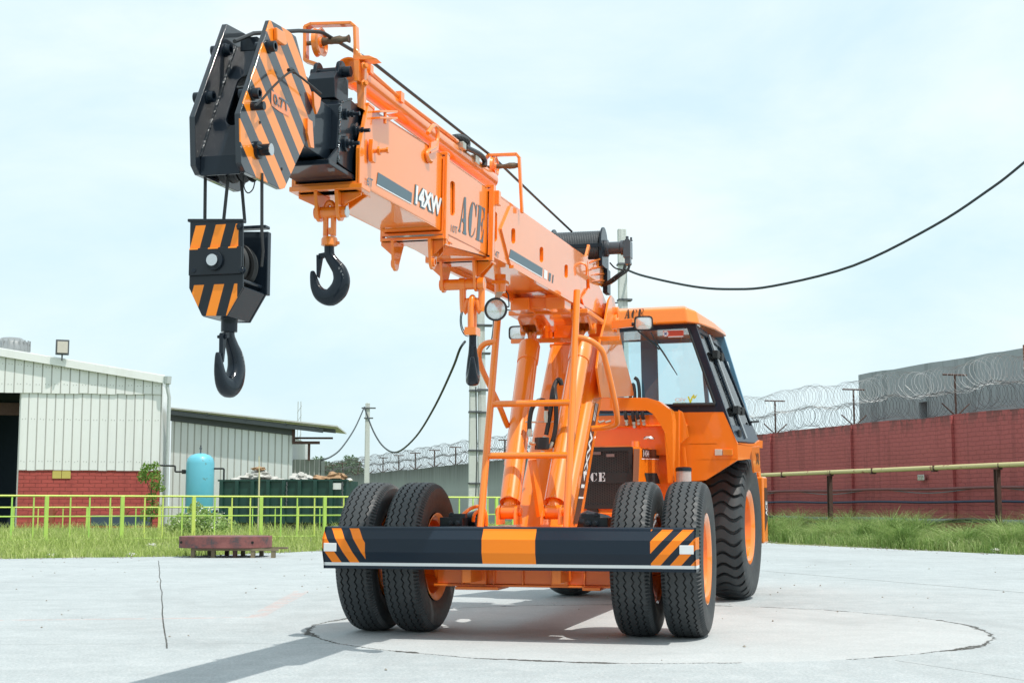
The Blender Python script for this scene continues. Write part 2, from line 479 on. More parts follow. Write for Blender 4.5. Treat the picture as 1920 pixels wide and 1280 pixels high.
seam = plain('sheet_shadow_seam', (.42, .42, .40), .6); roof_m = mk_sheet('roof_sheet', (.62, .62, .59), .3)
fence_g = plain('lime_green_paint', (.42, .62, .12), .5, vary=.22, scale=3)
fence_y = plain('lime_yellow_paint', (.55, .66, .14), .5, vary=.22, scale=3)
fence_b = plain('lime_bright_paint', (.36, .64, .12), .5, vary=.22, scale=3)
pipe_y = M_('yellow_pipe_paint'); pipe_y.base(pipe_y.mix(pipe_y.noise(3.5, 5, .7).gt(.62), (.58, .50, .24), (.34, .18, .10))); pipe_y.set(rough=.5); pipe_y = pipe_y.m
rusty = plain('rusty_steel', (.085, .045, .035), .8, vary=.35, scale=9)
rust_red = M_('worn_red_oxide'); _f = rust_red.noise(4.5, 5, .7); rust_red.base(rust_red.ramp(_f, [(.35, (.05, .055, .06)), (.5, (.20, .07, .065)), (.7, (.27, .10, .09))])); rust_red.set(rough=.75); rust_red = rust_red.m
redpipe = plain('faded_red_pipe', (.19, .07, .07), .6, vary=.25); bluepipe = plain('navy_pipe', (.02, .035, .08), .5); greypipe = plain('grey_cable', (.20, .22, .24), .6)
wire_m = plain('galvanised_wire', (.50, .51, .51), .5, .5, vary=.3, scale=2); wire_d = plain('weathered_wire', (.10, .105, .11), .6, .3, vary=.3, scale=2)
pole_m = mk_render_wall('pole_concrete', (.52, .55, .53), (.70, .72, .68), None, 2.0)
cable_m = plain('overhead_cable', (.03, .04, .045), .6)
cont_m = plain('dark_green_paint', (.012, .055, .045), .5, vary=.3, scale=2.5)
tank_m = M_('sky_blue_paint'); _f = tank_m.noise(3, 6, .75); tank_m.base(tank_m.mix(_f.gt(.63) * .6, tank_m.mix(tank_m.noise(1.5, 3), (.10, .42, .56), (.16, .54, .66)), (.12, .16, .12))); tank_m.set(rough=.4, coat=.3); tank_m = tank_m.m
timber = plain('dirty_timber', (.20, .16, .10), .8, vary=.3); yellowp = plain('yellow_notice', (.55, .46, .12), .6)
sack_m = plain('dusty_white_sack', (.46, .45, .42), .8, vary=.3, bump=.5, bscale=12); card_m = plain('brown_cardboard', (.36, .22, .12), .8, vary=.3)
trunk_m = plain('bark', (.08, .06, .045), .9, vary=.3, scale=12); flower_m = plain('white_petals', (.75, .74, .70), .6)
shade = plain('unlit_steel', (.10, .11, .12), .7)
# ------------------------------------------------------------------ world and sun
SUN = V((.37, -.30, 1.0)).normalized()
w = bpy.data.worlds.new('World'); SC.world = w; w.use_nodes = True; nt = w.node_tree; nt.nodes.clear()
out = nt.nodes.new('ShaderNodeOutputWorld')
sky = nt.nodes.new('ShaderNodeTexSky'); sky.sky_type = 'NISHITA'; sky.sun_disc = False
sky.sun_elevation = math.asin(SUN.z); sky.sun_rotation = math.atan2(SUN.x, SUN.y)
sky.air_density = 1.0; sky.dust_density = 2.5; sky.ozone_density = 1.0
bg = nt.nodes.new('ShaderNodeBackground'); bg.inputs[1].default_value = .11
bg2 = nt.nodes.new('ShaderNodeBackground'); bg2.inputs[1].default_value = SKY_VEIL
tc = nt.nodes.new('ShaderNodeTexCoord'); mp = nt.nodes.new('ShaderNodeMapping'); mp.inputs['Scale'].default_value = (1, 1, 2.6)
nt.links.new(tc.outputs['Generated'], mp.inputs[0])
nz = nt.nodes.new('ShaderNodeTexNoise'); nz.inputs['Scale'].default_value = 3.2; nz.inputs['Detail'].default_value = 8; nz.inputs['Roughness'].default_value = .56; nz.inputs['Distortion'].default_value = .35
nt.links.new(mp.outputs[0], nz.inputs['Vector'])
cr = nt.nodes.new('ShaderNodeValToRGB'); cr.color_ramp.elements[0].position = .36; cr.color_ramp.elements[1].position = .66
cr.color_ramp.elements[0].color = (*VEIL_A, 1); cr.color_ramp.elements[1].color = (*VEIL_B, 1)
nt.links.new(nz.outputs[0], cr.inputs[0]); nt.links.new(cr.outputs[0], bg2.inputs[0]); nt.links.new(sky.outputs[0], bg.inputs[0])
mr = nt.nodes.new('ShaderNodeMapRange'); mr.inputs[1].default_value = .3; mr.inputs[2].default_value = .7; mr.inputs[3].default_value = .80; mr.inputs[4].default_value = .93
nt.links.new(nz.outputs[0], mr.inputs[0])
mx = nt.nodes.new('ShaderNodeMixShader'); nt.links.new(mr.outputs[0], mx.inputs[0]); nt.links.new(bg.outputs[0], mx.inputs[1]); nt.links.new(bg2.outputs[0], mx.inputs[2])
nt.links.new(mx.outputs[0], out.inputs[0])
sd = bpy.data.lights.new('sun', 'SUN'); sd.energy = SUN_E; sd.angle = R(.55); sd.color = (1, .955, .88)
so = bpy.data.objects.new('sun', sd); COL.objects.link(so); so.rotation_euler = SUN.to_track_quat('Z', 'Y').to_euler(); so.location = (0, 0, 40)

# ------------------------------------------------------------------ ground
b = MB(); b.quad((-700, -100, -.05), (700, -100, -.05), (700, 1200, -.05), (-700, 1200, -.05))
g = b.build('ground', soil, smooth=0); tag(g, 'grassy earth around the concrete yard', kind='structure')
def jag(pts, n=14, a=.10):
    out = []
    for p, q in zip(pts, pts[1:]):
        L = math.hypot(q[0] - p[0], q[1] - p[1]); k = max(2, int(L / .35)) if L < 25 else 8
        for i in range(k):
            t = i / k; out.append((p[0] + (q[0] - p[0]) * t + random.uniform(-a, a), p[1] + (q[1] - p[1]) * t + random.uniform(-a, a)))
    out.append(pts[-1]); return out
EDGE = jag([(-30, 19.2), (-12, 22.2), (-8.25, 23.17), (-5.6, 24.2), (-3.6, 27.0), (-1.4, 28.6), (-1.0, 42), (5.2, 42), (5.9, 32.0), (8.86, 24.9), (11.5, 18.2), (22, -8)])
poly = [(-60, -8), (-60, 17)] + EDGE + [(22, -8)]
b = MB(); b.prism([(x, y, -.05) for x, y in poly], (0, 0, .05)); pv = b.build('pavement', concrete, smooth=0)
tag(pv, 'pale cracked concrete yard', kind='structure')

def blades(name, pts, h, wd, mat, lean=.35, curl=.5):
    """one mesh of bent two-segment blades; pts (n,3)"""
    n = len(pts); ang = rng.uniform(0, 2 * np.pi, n); hh = h * rng.uniform(.45, 1.15, n); ww = wd * rng.uniform(.6, 1.3, n)
    dx, dy = np.cos(ang), np.sin(ang); la = rng.uniform(.05, lean, n) * hh; d2 = rng.uniform(0, 2 * np.pi, n)
    lx, ly = np.cos(d2) * la, np.sin(d2) * la
    P = np.asarray(pts); w0 = np.stack([dx * ww / 2, dy * ww / 2, 0 * ww], 1)
    m = P + np.stack([lx * .4, ly * .4, hh * .6], 1); t = P + np.stack([lx * (1 + curl), ly * (1 + curl), hh * rng.uniform(.85, 1.0, n)], 1)
    vs = np.stack([P - w0, P + w0, m + w0 * .8, m - w0 * .8, t], 1).reshape(-1, 3)
    me = bpy.data.meshes.new(name); nv = n * 5
    me.vertices.add(nv); me.vertices.foreach_set('co', vs.ravel())
    idx = np.arange(n)[:, None] * 5
    lp = np.concatenate([idx + [0, 1, 2, 3], idx + [3, 2, 4]], 1).ravel()
    me.loops.add(len(lp)); me.loops.foreach_set('vertex_index', lp.astype(np.int32))
    me.polygons.add(2 * n); st = (np.arange(n)[:, None] * 7 + [0, 4]).ravel(); me.polygons.foreach_set('loop_start', st.astype(np.int32))
    me.polygons.foreach_set('loop_total', np.tile([4, 3], n).astype(np.int32))
    me.update(calc_edges=True); me.materials.append(mat)
    o = bpy.data.objects.new(name, me); COL.objects.link(o); return o
def edge_y(x):
    e = sorted(EDGE[:-1]); xs = [p[0] for p in e if p[0] < 5.9]; ys = [p[1] for p in e if p[0] < 5.9]
    return np.interp(x, xs, ys)
# left verge: density falls with distance
def scatter_left(n, y1, pw):
    u = rng.uniform(-60, 1300, n); x0 = (u - 960) / FPX
    t = rng.uniform(0, 1, n) ** pw
    ys = np.full(n, 25.0)
    for _ in range(3): ys = edge_y(x0 * ys)
    y = ys + t * (y1 - ys) + rng.normal(0, .06, n); x = x0 * y
    cl = np.sin(x * 1.7 + 1.3 * np.sin(y * .9)) * np.sin(y * 1.3 + x * .4)
    return np.stack([x, y, np.full(n, -.06)], 1), cl
p, cl = scatter_left(56000, 44, 1.5)
k = rng.uniform(0, 1, len(p)) < .52 + .48 * cl
g1 = blades('grass', p[k], .21, .014, grass_m, .5); tag(g1, 'bright green grass of the verge along the yard edge', kind='stuff')
p, cl = scatter_left(15000, 50, .8); p = p[(p[:, 1] > 30) & (cl > -.2)]
g1 = blades('tall_grass', p, .40, .016, grass_m, .6); tag(g1, 'taller seeding grass behind the green fence', kind='stuff')
xs = rng.uniform(-34, -9, 30000); ys = rng.uniform(0, 1, 30000) ** 1.3 * 20 + edge_y(xs)
g1 = blades('grass', np.stack([xs, ys, np.full(30000, -.06)], 1), .26, .02, grass_m, .5); tag(g1, 'grass of the verge left of the railing', kind='stuff')
# right verge weeds between yard edge and red wall
WD = V((-.3013, .9535, 0)); WN = V((-.9535, -.3013, 0)); WO = V((11.2, 31, 0))
def wall_pt(s, off=0, z=0): return WO + WD * s + WN * off + V((0, 0, z))
def scatter_right(n, lo, hi):
    s = rng.uniform(-9, 30, n); e0 = np.interp(s, [-9, -5, 5, 10, 30], [3.6, 3.5, 3.3, 2.9, 3.0])
    t = rng.uniform(lo, hi, n) * e0
    x = WO.x + WD.x * s + WN.x * t; y = WO.y + WD.y * s + WN.y * t
    return np.stack([x, y, np.full(n, -.06)], 1), s, t
p, s, t = scatter_right(34000, 0, 1.03)
g1 = blades('grass', p, .33, .014, weed_m, .6); tag(g1, 'low green grass beside the red wall', kind='stuff')
cs = rng.uniform(-9, 17, 110); ct = rng.uniform(.25, 3.0, 110); sz = rng.uniform(.35, 1.1, 110)
cs = cs[(cs < 7.6) | (rng.uniform(0, 1, len(cs)) < .4)]; k = len(cs); ct = ct[:k]; sz = sz[:k]
i = rng.integers(0, k, 36000); rr = np.abs(rng.normal(0, .20, len(i))); a = rng.uniform(0, 6.283, len(i))
s = cs[i] + rr * np.cos(a); t = np.clip(ct[i] + rr * np.sin(a), .05, 3.25)
p = np.stack([WO.x + WD.x * s + WN.x * t, WO.y + WD.y * s + WN.y * t, np.full(len(i), -.06)], 1)
g1 = blades('tall_grass', p, .86, .014, weed_m, .8, .9)
co = np.empty(len(g1.data.vertices) * 3); g1.data.vertices.foreach_get('co', co); co = co.reshape(-1, 5, 3)
co[:, :, 2] = -.06 + (co[:, :, 2] + .06) * (sz[i] * (1 - .45 * rr / .6))[:, None]; g1.data.vertices.foreach_set('co', co.ravel()); g1.data.update()
tag(g1, 'tall tufted grass at the foot of the red wall', kind='stuff')

# ------------------------------------------------------------------ long boundary wall (local x = along the wall)
def wall_obj(name, s0, s1, h, th, mat, label, cat, pil=None):
    loc = wall_pt(0); rz = math.atan2(WD.y, WD.x)
    root = empty(name, wall_pt(s0), rz, label, cat)
    L = s1 - s0
    b = MB(); n = 24; rnd = [random.uniform(-.025, .025) for _ in range(n + 1)]
    for i in range(n):
        a0, a1 = L * i / n, L * (i + 1) / n
        b.add([(a0, -th, -.1), (a1, -th, -.1), (a1, -th, h + rnd[i + 1]), (a0, -th, h + rnd[i]), (a0, 0, -.1), (a1, 0, -.1), (a1, 0, h + rnd[i + 1]), (a0, 0, h + rnd[i])],
              [(0, 1, 2, 3), (4, 7, 6, 5), (3, 2, 6, 7)])
    b.quad((0, -th, -.1), (0, 0, -.1), (0, 0, h), (0, -th, h)); b.quad((L, -th, -.1), (L, 0, -.1), (L, 0, h), (L, -th, h))
    b.build('wall_face', mat, root, smooth=0)
    for p_ in pil or []:
        q = MB(); q.span((p_ - s0 - .02, .0, -.1), (p_ - s0 + .24, .08, h - .02)); q.build('pier', mat, root, smooth=0, bevel=.01)
    return root
posts = [-6.4, -1.9] + [2.65 + 4.5 * k for k in range(20)]
wall_obj('brick_wall', -9, 22, 2.97, .25, wall_red, 'weathered red painted brick wall behind the pipes', 'wall', [q for q in posts if -9 < q < 22])
wall_obj('concrete_wall', 22, 92, 2.97, .25, wall_grey, 'grey streaked concrete wall seen left of the crane', 'wall', None)

def helix(name, s0, s1, zc, rad, pitch, mat, wr, label):
    pts = []; n = int((s1 - s0) / pitch * 14); ph = 0
    for i in range(n):
        th = 2 * math.pi * i / 14; s = s0 + (s1 - s0) * i / n
        lp = i // 14; rnd = random.Random(lp * 7 + int(zc * 10)); k = 1 + rnd.uniform(-.10, .10)
        sag = .05 * math.sin(s * 1.4) + .03 * math.sin(s * 3.1 + zc)
        tilt = .07 * math.sin(th + lp * .37) + rnd.uniform(-.03, .03)
        pts.append(wall_pt(s + tilt, -.12 + rad * k * math.cos(th), 0) + V((0, 0, zc + sag + rad * k * math.sin(th))))
    b = MB(); b.tube(pts, wr * 1.15, 3); o = b.build(name, mat, None, smooth=0, weld=False)
    return tag(o, label, 'razor wire')
helix('razor_wire', -8, 22, 3.28, .30, .125, wire_d, .0042, 'lower coil of razor wire along the red wall top')
helix('razor_wire', -8, 22, 3.84, .32, .14, wire_m, .0042, 'upper coil of razor wire above the red wall')
helix('razor_wire', 22, 90, 3.28, .30, .30, wire_d, .0075, 'lower coil of razor wire along the grey wall top')
helix('razor_wire', 22, 90, 3.84, .32, .34, wire_d, .0075, 'upper coil of razor wire above the grey wall')
def fpost(s, tilt, k):
    base = wall_pt(s, -.12, 2.9)
    b = MB(); top = V((tilt, 0, 1.02)); f = .030 if s < 20 else .04
    b.tube([V((0, 0, -.3)), top], f, 4); r = empty('wire_post', base, math.atan2(WD.y, WD.x) + math.pi / 2)
    b.build('upright', rusty, r, smooth=0)
    b = MB(); b.tube([top + V((-.33, 0, 0)), top + V((.33, 0, .0))], f * .7, 4); b.build('crossbar', rusty, r, smooth=0)
    for q in (-1, 1):
        b = MB(); b.tube([V((0, 0, .03)), V((q * .38, 0, .34))], f * .6, 4); b.build('arm', rusty, r, smooth=0)
    tag(r, k, 'fence post', 'rusty posts holding the razor wire')
where = {2.65: 'rusty T-shaped wire post in front of the grey building', 7.15: 'rusty T-shaped wire post at the corner of the grey building', 11.65: 'rusty T-shaped wire post close right of the cab'}
for s in posts:
    if s < 0: continue
    lab = where.get(round(s, 2)) or ('rusty T-shaped wire post on the far grey wall' if s > 22 else 'rusty T-shaped wire post on the red wall behind the cab')
    fpost(s + random.uniform(-.1, .1), random.choice([0, 0, 0, .15, -.3]) if s > 50 else 0, lab)

# grey building behind the red wall
rz = math.atan2(-WD.y, -WD.x)                                  # local x runs towards the viewer along the wall
gb = empty('grey_building', (9.9, 40.5, 0), rz, 'plain grey rendered building behind the red wall', 'building')
b = MB(); hz = 4.55; wx = 3.42
holes = [[(3.2 - .17, 0, 3.12), (3.2 + .17, 0, 3.12), (3.2 + .17, 0, 3.55), (3.2 - .17, 0, 3.55)]]
topz = [(i * .6, 4.55 + random.uniform(-.012, .012)) for i in range(13)]
b.prism([(0, 0, 0), (7.35, 0, 0)] + [(7.35, 0, 4.55)] + [(x, 0, z) for x, z in reversed(topz[:12])] , (0, .25, 0), holes=holes)
b.span((0, .25, 0), (.25, 6, 4.5)); b.span((0, 5.75, 0), (16, 6, 4.5)); b.span((.25, .25, 4.3), (16, 5.75, 4.46))
b.build('rendered_wall', cement, gb, smooth=0)
b = MB(); b.span((7.352, -.02, 0), (16, .25, 4.62)); b.build('brick_wall_section', mk_brick('raw_brick', (.33, .12, .07), (.42, .17, .10), .24, .085, .01, stain=.1, mort=.2), gb, smooth=0)
b = MB(); b.span((3.0, .2, 3.1), (3.4, .24, 3.58)); wn = b.build('window', dark, gb, smooth=0)
b = MB()
for q in ((3.02, 3.38, 3.09, 3.12), (3.02, 3.38, 3.55, 3.58), (2.99, 3.02, 3.09, 3.58), (3.38, 3.41, 3.09, 3.58)): b.span((q[0], -.03, q[2]), (q[1], .1, q[3]))
b.build('window_frame', cement, wn, smooth=0)

# pipe rack in front of the wall
def run(name, off, z, r, s0, s1, mat, label, cat, sag=0, n=40, wav=0, parent=None):
    b = MB(); pts = []
    for i in range(n + 1):
        s = s0 + (s1 - s0) * i / n
        pts.append(wall_pt(s, off, z + sag * math.sin(s * 1.37) + wav * math.sin(s * .6 + 1)))
    b.tube(pts, r, 10); o = b.build(name, mat, parent, smooth=60)
    if label: tag(o, label, cat)
    return o
run('gas_pipe', 1.0, 1.70, .055, -9, 21, pipe_y, 'long yellow pipe on steel posts before the red wall', 'pipe')
b = None
for s in [-7.3, -.29, 6.67, 13.6, 20.5]:
    r = empty('pipe_support', wall_pt(s, 1.0, 0), math.atan2(WD.y, WD.x))
    b = MB(); b.box((0, 0, .8), (.10, .012, 1.62)); b.box((-.05, 0, .8), (.012, .1, 1.62)); b.box((.05, 0, .8), (.012, .1, 1.62)); b.build('post', rusty, r, smooth=0)
    b = MB(); b.box((0, 0, 1.625), (.2, .14, .015)); b.span((-.12, -.06, 1.60), (-.105, .06, 1.74)); b.build('saddle', rusty, r, smooth=0)
    tag(r, {-.29: 'rusty steel pipe post near the right edge of the photo', 6.67: 'rusty steel pipe post nearer the crane'}.get(s, 'rusty steel pipe post out of plain view'), 'pipe support', 'steel posts under the yellow pipe')
for s in (2.0, 4.6, 9.2):
    b = MB(); b.span((-.07, -.04, 1.61), (.07, .04, 1.64)); b.span((-.06, -.07, 1.61), (-.03, .07, 1.75)); o = b.build('pipe_clamp', rusty, None, smooth=0); o.location = wall_pt(s, 1.0, 0); o.rotation_euler.z = math.atan2(WD.y, WD.x)
    tag(o, {2.0: 'small rusty clamp on the yellow pipe, nearest to the right post', 4.6: 'small rusty clamp on the yellow pipe, middle of three', 9.2: 'small rusty clamp on the yellow pipe closest to the crane'}[s], 'pipe clamp', 'clamps along the yellow pipe')
run('water_pipe', .22, 1.24, .035, -9, 21, redpipe, 'faded red pipe running on the red wall', 'pipe', .01)
run('cable', .20, 1.19, .012, -9, 21, greypipe, 'thin pale cable drooping below the faded red pipe', 'cable', .05, 90)
run('hose', .25, .93, .03, -9, 21, bluepipe, 'dark blue hose running low on the red wall', 'hose', .012, 60)
run('conduit', .5, .50, .05, -9, 21, greypipe, 'grey conduit lying above the weeds by the wall', 'pipe', .01)
run('conduit', .7, .43, .035, -9, 21, blackm, 'black conduit sagging beside the grey conduit', 'pipe', .06, 90, .05)
b = MB(); b.box((0, 0, 0), (.28, .06, .14)); o = b.build('junction_box', steel, None, smooth=0, bevel=.01); o.location = wall_pt(3.9, .08, 1.52); o.rotation_euler.z = math.atan2(WD.y, WD.x); tag(o, 'small grey box fixed on the red wall under the yellow pipe', 'junction box')

# ------------------------------------------------------------------ utility poles and cables
def pole(name, u, Y, ztop, w0, label, bands=(), lean=0):
    X = (u - 960) / FPX * Y
    r = empty(name, (X, Y, 0), .12, label, 'utility pole')
    b = MB(); k = w0 / 2; t = k * .78; d = k * .8
    b.add([(-k, -d, -.3), (k, -d, -.3), (k, d, -.3), (-k, d, -.3), (-t + lean, -d * .7, ztop), (t + lean, -d * .7, ztop), (t + lean, d * .7, ztop), (-t + lean, d * .7, ztop)],
          [(0, 1, 5, 4), (1, 2, 6, 5), (2, 3, 7, 6), (3, 0, 4, 7), (4, 5, 6, 7)])
    b.build('shaft', pole_m, r, smooth=0, bevel=.02)
    for z, L in bands:
        b = MB(); f = lean * z / ztop; b.box((f + .06, 0, z), (w0 + L, w0 * .98, .06)); b.build('steel_band', shade, r, smooth=0)
    return r
pole('utility_pole', 1172, 45, 9.65, .34, 'tall pale concrete pole rising behind the winch and cab', [(7.35, .1), (8.5, .1)], -.05)
pole('utility_pole', 887, 50, 5.05, .34, 'shorter of two pale concrete poles bound together behind the ladder', [(4.85, .06), (4.1, .1), (2.75, .1), (1.6, .1)])
pole('utility_pole', 907, 50.3, 8.05, .32, 'taller of two pale concrete poles bound together behind the hanging hook', [(7.2, .35), (6.2, .2), (4.9, .2), (4.1, .1), (2.75, .1)], -.12)
pole('utility_pole', 689, 85, 6.9, .34, 'distant slim pale pole left of the crane carrying sagging cables', [(6.6, .5), (6.0, .2)])
def cable(name, px, r, label, n=5):
    pts = [WY(u, v, Y) for u, v, Y in px]
    b = MB(); b.tube(arc(pts, n), r, 8); o = b.build(name, cable_m, None, smooth=60); tag(o, label, 'cable')
cable('overhead_cable', [(1176, 506, 45), (1210, 518, 44), (1300, 537, 43), (1370, 542, 42), (1450, 536, 41), (1600, 498, 39), (1750, 424, 37), (1850, 359, 36), (1920, 305, 35), (2100, 150, 33)], .036, 'thick dark cable sagging from the tall pole to the right edge')
cable('overhead_cable', [(872, 640, 50), (862, 655, 50), (848, 692, 53), (815, 762, 60), (780, 818, 67), (745, 847, 73), (720, 838, 78), (700, 808, 82), (683, 763, 85)], .045, 'dark cable sagging between the twin poles and the distant pole')
cable('overhead_cable', [(683, 763, 85), (665, 803, 80), (640, 840, 74), (620, 856, 68), (603, 862, 60)], .04, 'dark cable dropping from the distant pole to the small shed')
cable('overhead_cable', [(905, 579, 50), (940, 580, 48), (1000, 582, 47), (1172, 566, 45)], .02, 'thin wire running level between the tall poles behind the lamp')
for k, (dx, rr_) in enumerate([(0, .42), (.06, .5)]):
    b = MB(); c = WY(893 + k * 3, 600, 49.8); b.tube([c + V((-rr_ * .7 + rr_ * .55 * math.cos(a), 0, rr_ * 1.15 * math.sin(a))) for a in [i * .2618 for i in range(24)]], .022, 6, closed=True)
    o = b.build('cable_loop', cable_m, None); tag(o, ['smaller', 'larger'][k] + ' loop of spare cable hung on the taller twin pole', 'cable loop', 'cable loops on the twin poles')
cable('pole_wire', [(918, 575, 49.8), (925, 600, 49.8), (921, 640, 49.8), (912, 655, 49.8)], .022, 'short dark wire hanging on the right of the twin poles')
cable('pole_wire', [(892, 725, 49.6), (893, 780, 49.6), (894, 850, 49.6), (892, 930, 49.6)], .02, 'dark wire running down between the twin poles')

# ------------------------------------------------------------------ lime green fences
def fence(name, P0, P1, ts, h, zs, label, mat, post_every=4, pw=.05, bw=.022, parent=None):
    P0, P1 = V((*P0, 0)), V((*P1, 0)); d = (P1 - P0); L = d.length; rz = math.atan2(d.y, d.x)
    root = empty(name, P0, rz, label, 'fence')
    for j, z in enumerate(zs):
        b = MB(); b.tube([(0, 0, z), (L, 0, z)], .027 if j == 0 else .018, 6)
        b.build('rail', fence_y if j == 0 else fence_g, root, smooth=60)
    for i, t in enumerate(ts):
        if i % post_every == 0:
            b = MB(); b.box((t, 0, h / 2), (pw * 1.8, pw, h)); b.build('post', random.choice([fence_y, fence_g]), root, smooth=0)
        else:
            b = MB(); b.box((t, 0, h / 2 + .02), (bw * 1.5, bw, h - .04)); b.build('bar', random.choice([fence_g, fence_g, fence_b, fence_y]), root, smooth=0)
    return root
ts = []; t = .2
while t < 16.3:
    ts.append(t); t += (.56, .46, .50, .30)[(len(ts) - 1) % 4]
fence('metal_fence', (-12.6, 32.5), (1.2, 42.0), ts, 1.07, (1.07, .59, .05), 'front lime green metal railing along the verge', fence_g)
fence('metal_fence', (-16.2, 45), (-5.6, 48.5), [.5 + .75 * i for i in range(14)], .80, (.78, .5), 'rear lower lime green railing near the sheds', fence_g, 3)

# ------------------------------------------------------------------ big shed on the left
def fr_pt(O, ang):
    return lambda s, z, d=0: V((O[0] - math.cos(ang) * s + math.sin(ang) * 0 + math.sin(ang) * -d * -1 * 0, 0, 0))
shed = empty('warehouse', (-14.3, 58, 0), R(10) + math.pi, 'white sheet metal warehouse over a red brick base', 'building')
# local: x runs left along the front, y towards the viewer (rotated by pi), z up
def ztop(s): return 6.05 + .155 * s
DW = 5.5
b = MB(); b.span((0, -.25, -.1), (DW, 0, 2.3)); b.build('brick_base', brick_red, shed, smooth=0)
def cladding(name, s0, s1, z0, zf, off, pitch, ph=0):
    b = MB()
    n = max(1, int((s1 - s0) / pitch)); 
    for i in range(n + 1):
        a = s0 + i * pitch; c = min(s1, a + pitch)
        if c - a < .02: break
        jz = random.uniform(-.02, .02)
        b.add([(a, off, z0 + jz), (c, off, z0 + jz), (c, off, zf(c)), (a, off, zf(a)), (a, off - .03, z0 + jz), (c, off - .03, z0 + jz), (c, off - .03, zf(c)), (a, off - .03, zf(a))], [(0, 1, 2, 3), (4, 7, 6, 5), (0, 4, 5, 1), (3, 2, 6, 7)])
        b.add([(a, off, z0), (a + .03, off + .016, z0), (a + .05, off, z0), (a, off, zf(a)), (a + .03, off + .016, zf(a)), (a + .05, off, zf(a))], [(0, 1, 4, 3), (1, 2, 5, 4)], 1)
        for q in (.36, .7): 
            for zz in (z0 + .35, (z0 + zf(a)) / 2 + .4): b.box((a + q * pitch, off + .004, zz + random.uniform(-.02, .02)), (.03, .01, .03), 1)
    return b.build(name, [sheet_w, seam], shed, smooth=0)
cladding('lower_cladding', 0, DW, 2.24, lambda s: 5.5, .04, .345)
cladding('lower_cladding', 12.5, 30, -.05, lambda s: 5.5, .04, .345)
cladding('upper_cladding', 0, 30, 5.32, lambda s: ztop(s) - .12, .11, .36)
b = MB(); b.add([(-.1, .5, ztop(0) + .0), (30, .5, ztop(30)), (30, .5, ztop(30) - .16), (-.1, .5, ztop(0) - .16)], [(0, 1, 2, 3)])
b.prism([(-.1, .30, ztop(0) + .02), (30, .30, ztop(30) + .02), (30, .30, ztop(30) - .28), (-.1, .30, ztop(0) - .28)], (0, -.06, 0)); b.v = b.v[4:]; b.f = [tuple(i - 4 for i in f) for f in b.f[1:]]; b.mi = b.mi[1:]
b.prism([(-.1, .24, ztop(0)), (30, .24, ztop(30)), (30, .24, ztop(30) + .06), (-.1, .24, ztop(0) + .06)], (0, -4, 0)); b.build('roof', sheet_w, shed, smooth=0)
b = MB(); b.span((0, -3.8, -.1), (.1, -.25, 5.98)); b.span((DW, -.25, 0), (DW + .1, -6, 5.4)); b.build('side_wall', sheet_w, shed, smooth=0)
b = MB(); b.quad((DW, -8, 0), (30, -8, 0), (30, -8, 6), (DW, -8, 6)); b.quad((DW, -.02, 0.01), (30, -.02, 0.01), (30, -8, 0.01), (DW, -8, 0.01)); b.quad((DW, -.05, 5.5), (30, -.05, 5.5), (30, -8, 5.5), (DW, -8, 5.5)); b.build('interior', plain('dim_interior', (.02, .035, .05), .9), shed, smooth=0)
b = MB(); b.span((DW + .1, -1.5, 4.5), (30, -1.2, 5.0)); b.build('beam', rusty, shed, smooth=0)
b = MB(); b.tube([(-.22, .3, 6.0), (-.22, .3, 5.6), (-.3, .25, 5.2), (-.3, .25, .1)], .075, 8); b.lathe([(.16, 0), (.14, -.3)], (-.22, .3, 6.05), (0, 0, 1), 8); b.build('drainpipe', plain('grey_pvc', (.5, .54, .54), .5), shed)
b = MB(); b.lathe([(.0, 0), (.75, 0), (.75, .22), (.68, .42), (.4, .6), (0, .62)], (6.3, -2.0, 7.15), (0, 0, 1), 20)
for i in range(20):
    a = i * .314; b.box((6.3 + .74 * math.cos(a), -2 + .74 * math.sin(a), 7.42), (.06, .03, .42))
b.build('roof_ventilator', plain('dull_aluminium', (.35, .36, .36), .4, .6), shed)
fl = empty('floodlight', shed.matrix_world @ V((0, 0, 0)), 0, 'grey floodlight on a short bracket at the warehouse roof edge', 'floodlight')
fl.location = V((-14.3, 58, 0)) + Matrix.Rotation(R(10) + math.pi, 3, 'Z') @ V((3.92, .5, 6.72)); fl.rotation_euler = (0, 0, R(10) + R(12))
b = MB(); b.box((0, 0, .42), (.52, .1, .62)); b.build('housing', shade, fl, smooth=0, bevel=.02)
b = MB(); b.box((0, -.07, .42), (.40, .03, .46)); b.build('lamp_glass', clearl, fl, smooth=0)
b = MB(); b.tube([(0, 0, -.12), (0, 0, .12)], .035, 6); b.build('bracket', shade, fl)
for k in range(2):
    b = MB(); b.box((0, 0, 0), (.34, .02, .30)); o = b.build('notice_board', yellowp, None, smooth=0); o.location = V((-14.3, 58, 0)) + Matrix.Rotation(R(10) + math.pi, 3, 'Z') @ V((3.66 + .36 * k, .02, 2.06)); o.rotation_euler.z = R(10)
    tag(o, ['right-hand', 'left-hand'][k] + ' of two plain yellow notices on the red brick base', 'notice', 'yellow notices on the brick')
